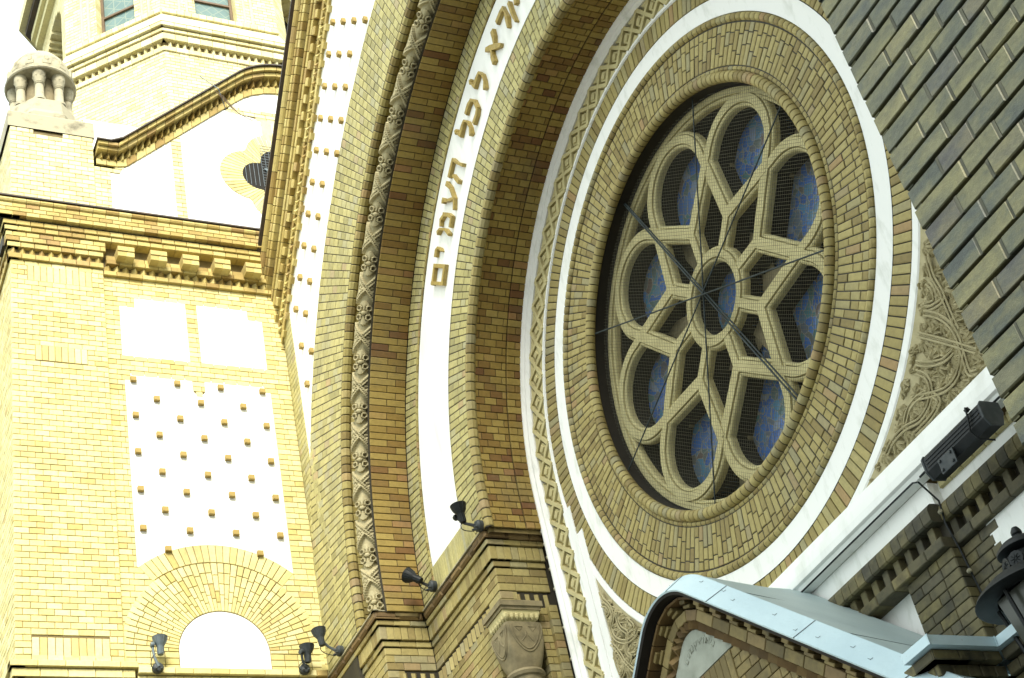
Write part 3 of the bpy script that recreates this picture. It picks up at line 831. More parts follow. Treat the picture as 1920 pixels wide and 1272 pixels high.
# ---- first step: soffit, carved torus, brown soffit
mb = MB()
n = round((PI * 5.7 - LEG) / 0.09); p = (PI * 5.7 - LEG) / n
for i in range(n):
    t = LEG + i * p
    mb.brick(SM(5.90, 5.7), YF1 + 0.06, YF1 + 0.16, t + 0.004, t + p - 0.004, -0.02, 0.0)
    mb.brick(RM(YF1 + 0.16, 5.7), 5.74, 5.90, t + 0.004, t + p - 0.004, -0.02, 0.0)
mb.strip(RM(YF1 + 0.20, 5.7), RS1 + 0.016, 6.0, LEG, PI * 5.7 - LEG, 0.0, 110, m=3)  # shadow gap behind the carved torus, put in as a near-black strip
ns = round((PI * RS1 - LEG) / 0.083); ps = (PI * RS1 - LEG) / ns
for i in range(ns):
    t = LEG + i * ps; s = YF1 + 0.12; k = 0
    seq = [[0.33, 0.14, 0.1], [0.22, 0.24, 0.1]][i % 2]
    while s < YF2 - 0.01:
        e = min(s + seq[k % 3], YF2); k += 1
        if YF2 - e < 0.03: e = YF2
        mb.brick(SM(RS1, RS1), s + 0.004, e - 0.004, t + 0.0045, t + ps - 0.0045, -0.02, rng.uniform(-0.002, 0.002), m=2); s = e
mb.strip(SM(RS1 + 0.014, RS1), YF1 + 0.1, YF2 + 0.02, LEG, PI * RS1 - LEG, 0.0, 110, m=1)
mb.build('outer_soffit', ['brick_olive', 'mortar_dark', 'brick_soffit', 'shade_black'], fac)
# ---- carved torus
def carve(u, v):
    """relief of the carved roll, -1 (deep) to 1; u along the arch in rosettes, v round the roll in radians"""
    X = ((u + 0.5) % 1.0 - 0.5) * 0.626; Y = v * 0.112
    G = ((u % 1.0) - 0.5) * 0.626
    h = -0.55
    rr = math.hypot(X, Y); th = math.atan2(Y, X)
    # side palmettes in the gaps of the straps
    for sg in (-1, 1):
        px_, py_ = G, Y - sg * 0.135
        d = math.hypot(px_, py_)
        if d < 0.085 and sg * py_ < 0.02:
            a = math.atan2(px_, -sg * py_)
            h = max(h, 0.15 + 0.5 * abs(math.cos(a * 4.0)) if d > 0.02 else 0.6)
    # rosette: long leaves up and down the roll, short ones across
    reach = 0.082 + 0.075 * math.cos(th) ** 4
    if rr < reach:
        k = rr / reach
        rib = abs(math.cos(th * 5))
        h = max(h, (0.62 - 0.35 * k) * (0.35 + 0.65 * rib) + 0.05)
    if rr < 0.030: h = 0.35 + 0.65 * math.sqrt(max(0.0, 1 - (rr / 0.031) ** 2))
    elif rr < 0.038: h = -0.35
    for ex, ey in ((0.057, 0.060), (0.057, -0.060), (-0.057, 0.060), (-0.057, -0.060)):
        e = math.hypot(X - ex, Y - ey)
        if e < 0.021: return -1.0
        if e < 0.040: h = max(h, 0.75)
        elif e < 0.046: h = min(h, -0.1)
    # crossed straps with a beaded middle line
    for sl, top in ((0.85, 0.95), (-0.85, 0.70)):
        w = (Y - sl * G) / math.hypot(1, sl)
        if abs(w) < 0.034 and abs(G) < 0.20:
            along = (G + sl * Y)
            if abs(w) > 0.028: hh = -0.35
            elif abs(w) < 0.008: hh = top - 0.55 if math.sin(along * 190) > -0.2 else top - 0.05
            else: hh = top
            if rr > 0.09 or hh > h: h = hh if (hh > 0 or h < 0.3) else h
    return h
mb = MB()
TR, TY2, TRr = 5.535, YF1 + 0.10, 0.132
per = 0.110 * 5.535 * 0.99
period_ang = R_(6.27)
a_end = PI + 0.06
nu, nv = 84, 46
na = int((a_end + 0.065) / period_ang * nu)
n0 = len(mb.v)
for i in range(na + 1):
    a = -0.065 + (a_end + 0.065) * i / na
    u = (a - R_(23.14)) / period_ang
    for j in range(nv + 1):
        v = -1.95 + 3.9 * j / nv
        h = carve(u, v) * 0.032
        q = TRr - 0.026 + h
        ph = v - 0.62                                     # the roll looks towards the street and the opening
        r = TR - q * math.sin(v + 0.9); yy = TY2 - q * math.cos(v + 0.9)
        x, z = arcpt(r, a * 5.6, 5.6)
        mb.v.append((x, yy, z))
for i in range(na):
    for j in range(nv):
        b = n0 + i * (nv + 1) + j
        mb.f.append((b, b + 1, b + nv + 2, b + nv + 1)); mb.r.append(0.5); mb.m.append(0)
mb.build('carved_torus', 'stone_carved', fac, smooth=True)
# ---- second ring: brick, white band with letters, brick, roll
mb = MB()
WO, WI = 4.96, 4.085
ringwall(mb, YF2, WO + 0.05, RS1, [[0.20, 0.13], [0.11, 0.11, 0.12]], 0.085, PI * 5.15, rref=5.15)
mb.strip(RM(YF2, 5.15), WO, RS1, LEG, PI * 5.15 - LEG, -0.006, 100, m=1)
n = 190; p = (PI * 5.0 - LEG) / n
for i in range(n): mb.brick(RM(YF2, 5.0), WO + 0.006, WO + 0.046, LEG + i * p + 0.003, LEG + (i + 1) * p - 0.003, -0.03, 0.012, m=2)
ringwall(mb, YF2, RS2 + 0.07, WI, [[0.20, 0.14, 0.12], [0.10, 0.13, 0.23]], 0.085, PI * 3.85, rref=3.85)
mb.strip(RM(YF2, 3.85), RS2, WI + 0.01, LEG, PI * 3.85 - LEG, -0.006, 90, m=1)
n = 20
for sg in (-1, 1):
    for i in range(n):                                    # soldier bricks under the foot of the white band
        a = WI - 0.25 + (WO - WI + 0.3) * i / n; b = a + (WO - WI + 0.3) / n; x0, x1 = sorted((CX + sg * a, CX + sg * b))
        mb.brick(FM(YF2), x0 + 0.003, x1 - 0.003, 8.672, CZ - 0.004, -0.02, 0.004)
mb.build('inner_ring', ['brick_head', 'mortar_dark', 'brick_olive'], fac)
mb = MB(); mb.strip(RM(YF2, 4.5), WI, WO + 0.004, 0.0, PI * 4.5, -0.006, 120)
mb.strip(RM(YF2, 4.5), WI, WI, LEG, PI * 4.5 - LEG, -0.02, 2)
band = mb.build('inscription_band', 'plaster', fac)
mb = MB(); rollseg(mb, archroll(RS2 + 0.03, YF2 + 0.035, 3.6), LEG, PI * 3.6, 0.11, 0.058, m=0, core=1)
mb.build('inner_roll', ['brick_rose', 'mortar_dark'], fac, smooth=True)
mb = MB()
YS = 7.93
ns = round((PI * RS2 - LEG) / 0.083); ps = (PI * RS2 - LEG) / ns
for i in range(ns):
    t = LEG + i * ps; s = YF2 + 0.05; k = 0
    seq = [[0.14, 0.145, 0.14, 0.1], [0.07, 0.145, 0.145, 0.1]][i % 2]
    while s < 7.74 - 0.01:
        e = min(s + seq[k % 4], 7.74); k += 1
        if 7.74 - e < 0.03: e = 7.74
        mb.brick(SM(RS2, RS2), s + 0.004, e - 0.004, t + 0.0045, t + ps - 0.0045, -0.02, rng.uniform(-0.002, 0.002)); s = e
    if i % 2: mb.brick(SM(RS2, RS2), 7.748, YS - 0.004, t + 0.0045, t + ps - 0.0045, -0.02, 0.012)
    else:
        mb.brick(SM(RS2, RS2), 7.748, 7.84, t + 0.0045, t + ps - 0.0045, -0.02, 0.012); mb.brick(SM(RS2, RS2), 7.848, YS - 0.004, t + 0.0045, t + ps - 0.0045, -0.02, 0.012)
mb.strip(SM(RS2 + 0.013, RS2), YF2 + 0.02, 8.1, LEG, PI * RS2 - LEG, 0.0, 100, m=1)
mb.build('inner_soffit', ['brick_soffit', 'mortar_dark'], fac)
# letters, read from right to left round the arch; strokes on a unit cell
LET = {
 'qof': [([(0, .88), (.6, .90), (.95, .78)], [.24, .22, .14]), ([(.92, .85), (.88, .5), (.58, .06)], [.12, .16, .2]), ([(.14, .52), (.10, 0), (.14, -.42)], [.15, .13, .08])],
 'resh': [([(-.02, .86), (.55, .88), (.86, .84)], [.25, .24, .2]), ([(.82, .92), (.86, .62), (.80, .35), (.62, .02)], [.12, .08, .24, .12])],
 'alef': [([(-.02, .92), (.25, .72), (.75, .30), (1.02, .06)], [.20, .26, .26, .16]), ([(.98, .98), (.86, .70), (.66, .46)], [.24, .22, .07]), ([(.08, .04), (.16, .30), (.36, .56)], [.24, .22, .07])],
 'lamed': [([(.02, 1.30), (.20, 1.24)], [.22, .12]), ([(.10, 1.22), (.10, .84)], [.07, .08]), ([(.06, .84), (.60, .86), (.88, .84)], [.25, .23, .15]), ([(.88, .86), (.98, .55), (.86, .28), (.58, .06)], [.10, .08, .08, .20])],
 'kaf': [([(.02, .88), (.5, .90), (.80, .80)], [.23, .23, .18]), ([(.78, .86), (.95, .55), (.78, .16)], [.16, .12, .16]), ([(.02, .10), (.5, .08), (.82, .14)], [.22, .22, .16])],
 'he': [([(-.02, .88), (.6, .88), (.96, .86)], [.22, .22, .20]), ([(.92, .90), (.88, .5), (.96, .0)], [.12, .10, .15]), ([(.24, .58), (.14, .3), (.10, .0)], [.10, .13, .18])],
 'ayin': [([(.98, .96), (.86, .55), (.45, .10), (-.05, -.05)], [.22, .15, .15, .12]), ([(.12, .98), (.22, .6), (.46, .16)], [.22, .13, .10]), ([(-.04, .9), (.16, .92)], [.16, .18])],
 'mem': [([(.30, .86), (.60, .92), (.92, .72)], [.15, .2, .16]), ([(.92, .80), (.98, .4), (.90, .06)], [.18, .17, .16]), ([(.40, .08), (.95, .08)], [.16, .18]), ([(-.08, .98), (.18, .82), (.24, .4), (.06, .02)], [.2, .12, .11, .13])],
 'yod': [([(.0, .86), (.5, .88), (.72, .74)], [.30, .26, .14]), ([(.72, .80), (.66, .52), (.50, .36)], [.12, .12, .06])],
 'final_mem': [([(-.04, .90), (.95, .90)], [.18, .18]), ([(.93, .96), (.93, .04)], [.17, .16]), ([(.10, .10), (.98, .08)], [.17, .17]), ([(.08, .96), (.08, .02)], [.15, .15])],
}
def letter(mb, strokes, fm, wd, ht, d0, d1, c=0.005):
    for si, (pts, ws) in enumerate(strokes):
        P = [(x * wd, y * ht) for x, y in pts]; L = []; Rr = []
        for i, (x, y) in enumerate(P):
            xa, ya = P[max(i - 1, 0)]; xb, yb = P[min(i + 1, len(P) - 1)]
            l = math.hypot(xb - xa, yb - ya) or 1; nx, ny = -(yb - ya) / l, (xb - xa) / l
            hw = ws[i] * ht * 0.36
            ex = 0.0
            L.append((x + nx * hw, y + ny * hw)); Rr.append((x - nx * hw, y - ny * hw))
        for i in range(len(P) - 1):
            q = [Rr[i], Rr[i + 1], L[i + 1], L[i]]
            mb.prism(fm, q, d0, d1 + 0.0025 * si + 0.0004 * i, r=0.5, c=c)
def letter_map(ang, rmid, Y, ht, wd, dr=0.0):
    a = R_(ang)
    up = (-math.cos(a), math.sin(a)); rt = (math.sin(a), math.cos(a))
    def f(s, t, d):
        x = CX + up[0] * (rmid + t - ht / 2) + rt[0] * (s - wd / 2); z = CZ + up[1] * (rmid + t - ht / 2) + rt[1] * (s - wd / 2)
        return (x, Y - d, z)
    return f
for nm, ang, rm in (('qof', 84.2, 4.56), ('resh', 80.6, 4.51), ('alef', 76.3, 4.50), ('lamed', 70.4, 4.49), ('kaf', 66.4, 4.49), ('lamed', 63.0, 4.49), ('he', 57.0, 4.52), ('ayin', 53.2, 4.53), ('mem', 49.0, 4.50), ('yod', 44.9, 4.53), ('final_mem', 41.4, 4.48)):
    ht, wd = 0.38, 0.235
    if nm == 'yod': ht, wd = 0.32, 0.16
    if nm == 'final_mem': wd = 0.24; ht = 0.385
    mb = MB(); letter(mb, LET[nm], letter_map(ang, rm, YF2, ht, wd), wd, ht, -0.01, 0.04)
    mb.build('letter', 'gilt', band)

# ------------------------------------------------------------------ innermost arch: white frame, coffers, white edge (legs run down to z = 3)
LEG2 = -6.0
YC = 7.97
def RMr(Y): return RM(Y, 3.3)
mb = MB()
TA = PI * 3.3
mb.sweep(RMr(YC), [(3.53, -0.1), (3.53, 0.06), (3.50, 0.06), (3.47, 0.035), (3.44, 0.035), (3.405, 0.0), (3.405, -0.06)], LEG2, TA - LEG2, 160)
mb.sweep(RMr(YC), [(3.118, -0.06), (3.118, -0.012), (3.09, -0.012), (3.085, -0.03)], LEG2, TA - LEG2, 160)
mb.build('arch_frame', 'plaster_worn', fac, smooth=False)
mb = MB()
mb.strip(RMr(YC), 3.10, 3.45, LEG2, TA - LEG2, -0.055, 160)
pt = 0.277; nC = round((TA - 2 * LEG2) / pt); pc = (TA - 2 * LEG2) / nC
fmc = RMr(YC)
sm_, hw_ = 3.262, 0.142
for i in range(nC):
    t = LEG2 + (i + 0.5) * pc
    # crossing ribs at the cell ends
    te = LEG2 + i * pc
    for sg in (-1, 1):
        a = (sm_ - hw_, te - sg * pc / 2); b = (sm_ + hw_, te + sg * pc / 2)
        dx, dy = b[0] - a[0], b[1] - a[1]; l = math.hypot(dx, dy); nx, ny = -dy / l * 0.021, dx / l * 0.021
        mb.prism(fmc, [(a[0] + nx, a[1] + ny), (a[0] - nx, a[1] - ny), (b[0] - nx, b[1] - ny), (b[0] + nx, b[1] + ny)], -0.055, 0.003 + 0.002 * (sg > 0), c=0.0)
    d = 0.078
    mb.prism(fmc, [(sm_ - d, t), (sm_, t - d), (sm_ + d, t), (sm_, t + d)], -0.055, -0.014, c=0.004)
    d = 0.048
    mb.prism(fmc, [(sm_ - d, t), (sm_, t - d), (sm_ + d, t), (sm_, t + d)], -0.016, 0.002, c=0.004)
    for sg in (-1, 1):                                   # half panels along the edges
        s1 = sm_ + sg * (hw_ - 0.004)
        mb.prism(fmc, [(s1, te - 0.07), (s1 - sg * 0.07, te), (s1, te + 0.07)], -0.055, -0.014, c=0.004)
mb.build('coffered_band', 'stone', fac)
# ------------------------------------------------------------------ rose: brick rings and plaster rings
FR = CM(YR, CX, CZ)
mb = MB()
def fullring(mb, r0, r1, n, lens, d1=0.0, d0=-0.03, m=0, c=0.004, jit=0.003, off=0.0):
    for i in range(n):
        a0 = 2 * PI * (i + off) / n; a1 = 2 * PI * (i + 1 + off) / n; s = r0; q = lens[i % len(lens)]; k = 0
        g = 0.0058 / ((r0 + r1) / 2)
        while s < r1 - 0.004:
            e = min(s + q[k % len(q)], r1); k += 1
            if r1 - e < 0.03: e = r1
            mb.brick(FR, s + 0.005, e - 0.005, a0 + g, a1 - g, d0, d1 + rng.uniform(-jit, jit), c, m=m); s = e
def disc(mb, r0, r1, d, n=180, m=0): mb.strip(FR, r0, r1, 0, 2 * PI, d, n, m=m)
fullring(mb, 2.15, 2.555, 196, [[0.135, 0.19, 0.2], [0.20, 0.11, 0.2], [0.19, 0.13, 0.085], [0.10, 0.19, 0.12]])
disc(mb, 2.0, 3.1, -0.008, m=1)
fullring(mb, 2.852, 3.078, 228, [[0.3]], d1=0.008, d0=-0.03)
mb.build('brick_rings', ['brick_rose', 'mortar_dark'], fac)
mb = MB()
def circroll(r, Y, zc=0): return lambda t, a, q: (CX + (r + q * math.cos(a)) * math.cos(t), Y - q * math.sin(a), CZ + (r + q * math.cos(a)) * math.sin(t))
rollseg(mb, circroll(2.605, YR + 0.012), 0, 2 * PI, 2 * PI / 196, 0.042, m=0, core=1)
rollseg(mb, circroll(2.125, YR + 0.02), 0, 2 * PI, 2 * PI / 170, 0.024, m=0, core=1)
rollseg(mb, circroll(2.05, YR - 0.0), 0, 2 * PI, 2 * PI / 165, 0.054, n=12, m=0, core=1)
mb.build('round_mouldings', ['brick_rose', 'mortar_dark'], fac, smooth=True)
mb = MB(); disc(mb, 2.65, 2.848, 0.004); disc(mb, 2.648, 2.648, 0, 8)
mb.strip(lambda s, t, d: (CX + 2.65 * math.cos(t), YR - s, CZ + 2.65 * math.sin(t)), -0.02, 0.004, 0, 2 * PI, 0, 160)
mb.build('plaster_ring', 'plaster_worn', fac)
mb = MB(); mb.sweep(FR, [(3.081, -0.03), (3.081, 0.006), (3.15, 0.006), (3.165, -0.004), (3.165, -0.05)], 0, 2 * PI, 180)
mb.build('outer_plaster_ring', 'plaster_worn', fac)
# solid wall behind, with the window opening left free
mb = MB()
mb.strip(CM(YR + 0.03, CX, CZ), 2.0, 3.3, 0, 2 * PI, 0, 120)
mb.strip(lambda s, t, d: (CX + 2.01 * math.cos(t), YR + s, CZ + 2.01 * math.sin(t)), 0.0, 0.22, 0, 2 * PI, 0, 120, m=1)  # rim of the rose opening, its shade painted in
mb.box((-20, 9.2, -1.7), (1, 9.6, 18)); 
mb.build('backing_wall', ['mortar', 'reveal'], fac)
# masses of the street front around the openings
def slab_with_arch(mb, Y0, Y1, r, x0, x1, ztop, m=0, zb0=8.6):
    n = 90; pts = [(CX - r * math.cos(PI * i / n), CZ + r * math.sin(PI * i / n)) for i in range(n + 1)]
    for yy in (Y0, Y1):
        for i in range(n):
            (xa, za), (xb, zb) = pts[i], pts[i + 1]
            mb.face([(xa, yy, za), (xb, yy, zb), (xb, yy, ztop), (xa, yy, ztop)], 0.4, m)
        mb.face([(x0, yy, zb0), (pts[0][0], yy, zb0), (pts[0][0], yy, ztop), (x0, yy, ztop)], 0.4, m)
        mb.face([(x1, yy, -1.7), (pts[-1][0], yy, -1.7), (pts[-1][0], yy, ztop), (x1, yy, ztop)], 0.4, m)
    for i in range(n):
        (xa, za), (xb, zb) = pts[i], pts[i + 1]
        mb.face([(xa, Y0, za), (xb, Y0, zb), (xb, Y1, zb), (xa, Y1, za)], 0.4, m)
    for sgn in (0, -1):
        xa = pts[sgn][0]; zq = zb0 if sgn == 0 else -1.7; mb.face([(xa, Y0, zq), (xa, Y1, zq), (xa, Y1, CZ), (xa, Y0, CZ)], 0.4, m)
mb = MB()
slab_with_arch(mb, YF1 + 0.22, YF1 + 0.5, 5.36, -16.4, -2.5, 15.2)
slab_with_arch(mb, YF2 + 0.03, 7.92, 3.56, -16.2, -2.8, 14.8)
R_m = R1o - 0.03; n = 90                                   # gable wall above the outer ring
for yy in (YF1 + 0.02, YF1 + 1.0):
    for i in range(n):
        xa, za = CX - R_m * math.cos(PI * i / n), CZ + R_m * math.sin(PI * i / n); xb, zb = CX - R_m * math.cos(PI * (i + 1) / n), CZ + R_m * math.sin(PI * (i + 1) / n)
        ta, tb_ = gable_line(xa, RK + 0.9), gable_line(xb, RK + 0.9)
        mb.face([(xa, yy, za), (xb, yy, zb), (xb, yy, max(tb_, zb)), (xa, yy, max(ta, za))], 0.4, 0)
mb.build('wall_mass', ['mortar'], fac)

# ------------------------------------------------------------------ raking cornice of the street front
mb = MB()
def rake_map(side, Y):
    q = 1 / math.sqrt(2)
    def f(s, t, d):
        """s runs up the slope from the wing corner, t is the height square to the slope"""
        x = -16.43 + s * q - t * q; z = -16.43 + RK + s * q + t * q
        if side > 0: x = 2 * CX - x
        return (x, Y - d, z)
    return f
LS = 9.9
def rrow(mb, fm, t0, t1, d0, d1, L, m=0, c=0.005, gap=0.004, s0=-0.9):
    s = s0
    while s < LS:
        mb.brick(fm, s + gap, s + L - gap, t0 + 0.003, t1 - 0.003, d0, d1, c, m=m); s += L
for side in (-1, 1):
    fm = rake_map(side, YF1)
    c0 = 0.5 if side < 0 else 1.0
    s = -0.2
    rrow(mb, fm, 0.0, 0.085, -0.05, 0.03, 0.2)
    while s < LS:                                        # hanging dentils on the plaster edge
        mb.brick(fm, s, s + 0.09, -0.07, 0.0, -0.05, 0.045, 0.005); s += 0.245
    saw(mb, fm, -0.3, LS, 0.125, 0.09, 0.17, 0.0, 0.062)
    rrow(mb, fm, 0.172, 0.25, -0.05, 0.04, 0.2)
    rrow(mb, fm, 0.255, 0.44, -0.05, 0.0, 0.2)
    s = -0.5
    while s < LS:                                        # projecting dentil blocks
        mb.brick(fm, s, s + 0.115, 0.265, 0.36, -0.05, 0.085, 0.006); mb.brick(fm, s + 0.0, s + 0.115, 0.362, 0.44, -0.05, 0.07, 0.006); s += 0.233
    rrow(mb, fm, 0.442, 0.525, -0.05, 0.075, 0.22)
    rrow(mb, fm, 0.527, 0.605, -0.05, 0.095, 0.22)
    rrow(mb, fm, 0.607, 0.64, -0.05, 0.05, 0.22, m=1)
    rrow(mb, fm, 0.642, 0.735, -0.05, 0.16, 0.122, c=0.006)
    rrow(mb, fm, 0.737, 0.83, -0.05, 0.17, 0.122, c=0.006)
    pf = [(0.833, 0.17), (0.845, 0.20), (0.87, 0.222), (0.91, 0.225), (0.94, 0.21), (0.95, 0.18)]
    s = -0.9; L = 0.225
    while s < LS:
        r = rng.random()
        A = [fm(s + 0.004, a, d) for a, d in pf]; B = [fm(s + L - 0.004, a, d) for a, d in pf]
        for i in range(5): mb.face([A[i], B[i], B[i + 1], A[i + 1]], r)
        mb.face(A, r); mb.face(B[::-1], r); s += L
    mb.prism(fm, rect(-1.0, LS, 0.0, 0.94), -0.4, -0.02, m=1)
mb.build('raking_cornice', ['brick_cornice', 'mortar_dark'], fac)
mb = MB()
for side in (-1, 1): mb.prism(rake_map(side, YF1), rect(-0.3, LS, 0.953, 0.985), -0.6, 0.265)
mb.build('gable_flashing', 'flash_dark', fac)

# ------------------------------------------------------------------ impost of the left pier: stepped cornice, saw-tooth frieze, walls
PX1, PY1, PX2, PY2 = -14.95, 6.77, -13.19, 7.36
mb = MB()
def zig(mb, z0, z1, d, L, ncourse=1, m=0, c=0.005, x_end=7.96, q0=-16.45):
    h = (z1 - z0) / ncourse
    for k in range(ncourse):
        a, b = z0 + k * h + 0.003, z0 + (k + 1) * h - 0.003
        def run(fm, s0, s1, off):
            s = s0; e = s0 + L * off
            while s < s1 - 0.004:
                e = min(e, s1)
                if s1 - e < 0.03: e = s1
                mb.brick(fm, s + 0.003, e - 0.003, a, b, -0.2, d, c, m=m); s = e; e += L
        o = 0.5 if k % 2 else 1
        run(FM(PY1), q0, PX1 + d - 0.004, o); run(WM(PX1), PY1 - d + 0.001, PY2 - d, o)
        run(FM(PY2), PX1 + d, PX2 + d - 0.004, o); run(WM(PX2), PY2 - d + 0.001, x_end, o)
zig(mb, 8.50, 8.565, 0.068, 0.2)
zig(mb, 8.335, 8.497, 0.045, 0.085)
zig(mb, 8.262, 8.332, 0.018, 0.2)
zig(mb, 7.985, 8.258, 0.0, 0.2, 3)
zig(mb, 7.80, 7.983, -0.06, 0.2, 2)
for fm, a, b in ((WM(PX2 - 0.05), PY2 + 0.16, 7.95), (WM(PX1 - 0.05), PY1 + 0.14, PY2), (FM(PY2 + 0.05), PX1, PX2 - 0.3), (FM(PY1 + 0.05), -16.2, PX1 - 0.3)):
    n = round((b - a) / 0.105); p = (b - a) / n
    for i in range(n):
        s = a + i * p; r = rng.random()
        A0, A1 = fm(s, 7.80, 0), fm(s, 7.975, 0); Bt0, Bt1 = fm(s + p / 2, 7.80, 0.065), fm(s + p / 2, 7.94, 0.065); C0_, C1_ = fm(s + p, 7.80, 0), fm(s + p, 7.975, 0)
        mb.face([A0, Bt0, Bt1, A1], r); mb.face([Bt0, C0_, C1_, Bt1], r); mb.face([A1, Bt1, C1_], r); mb.face([A0, C0_, Bt0], r)
for fm, a, b in ((WM(PX2), PY2, PY2 + 0.155), (WM(PX1), PY1, PY1 + 0.135), (FM(PY2), PX2 - 0.29, PX2 - 0.004), (FM(PY1), PX1 - 0.29, PX1 - 0.004)):
    for k in range(2): mb.brick(fm, a + 0.003, b - 0.003, 7.803 + 0.09 * k, 7.888 + 0.09 * k, -0.2, 0.0)
mb.box((-16.4, PY1 + 0.02, 7.8), (PX1 - 0.02, 8.5, 8.6), m=1); mb.box((-16.4, PY2 + 0.02, 7.8), (PX2 - 0.02, 8.5, 8.6), m=1)
# walls below
courses(mb, WM(PX2), [rect(7.75, 7.96, 3.0, 7.80)], 3.0, 7.80, 0.0815, 0.12, d1=0.0, d0=-0.02)
courses(mb, FM(PY2), [rect(PX1, -13.50, 3.0, 7.80)], 3.0, 7.80, 0.0815, 0.175, d1=0.0, d0=-0.02)
courses(mb, WM(-13.50), [rect(PY2, 7.75, 3.0, 7.80)], 3.0, 7.80, 0.0815, 0.175, d1=0.0, d0=-0.02)
courses(mb, FM(7.75), [rect(-13.5, PX2, 3.0, 7.80)], 3.0, 7.80, 0.0815, 0.175, d1=0.0, d0=-0.02)
courses(mb, WM(PX1), [rect(7.15, PY2, 3.0, 7.80)], 3.0, 7.80, 0.0815, 0.12, d1=0.0, d0=-0.02)
courses(mb, FM(PY1), [rect(-16.43, -15.26, 3.0, 7.80)], 3.0, 7.80, 0.0815, 0.175, d1=0.0, d0=-0.02)
courses(mb, WM(-15.26), [rect(PY1, 7.15, 3.0, 7.80)], 3.0, 7.80, 0.0815, 0.175, d1=0.0, d0=-0.02)
courses(mb, FM(7.15), [rect(-15.26, PX1, 3.0, 7.80)], 3.0, 7.80, 0.0815, 0.175, d1=0.0, d0=-0.02)
mb.box((-16.4, PY1 + 0.015, -1.7), (-15.275, 8.5, 7.8), m=1); mb.box((-15.3, 7.165, -1.7), (PX1 - 0.015, 8.5, 7.8), m=1)
mb.box((PX1 - 0.1, PY2 + 0.015, -1.7), (-13.515, 8.5, 7.8), m=1); mb.box((-13.6, 7.765, -1.7), (PX2 - 0.015, 8.5, 7.8), m=1)
# toothed reveal beside the white frame
for k in range(24):
    z = 7.80 - 0.083 * k
    mb.brick(WM(PX2 + 0.06), 7.86, 7.96, z - 0.078, z, -0.2, 0.0)
mb.build('impost_pier', ['brick_rose', 'mortar_dark'], fac)
mb = MB()
zig(mb, 8.568, 8.655, 0.10, 0.27, c=0.022)
mb.build('impost_cap', 'brick_cap', fac)
mb = MB()
for a, b in (((-16.43, 6.66, 8.656), (-14.83, 6.72, 8.668)), ((-14.92, 6.66, 8.656), (-14.845, 7.27, 8.667)), ((-14.90, 7.25, 8.656), (-13.07, 7.31, 8.668)), ((-13.16, 7.25, 8.656), (-13.085, 7.96, 8.667))):
    mb.box(a, b)
mb.build('impost_flashing', 'stone_pale', fac)
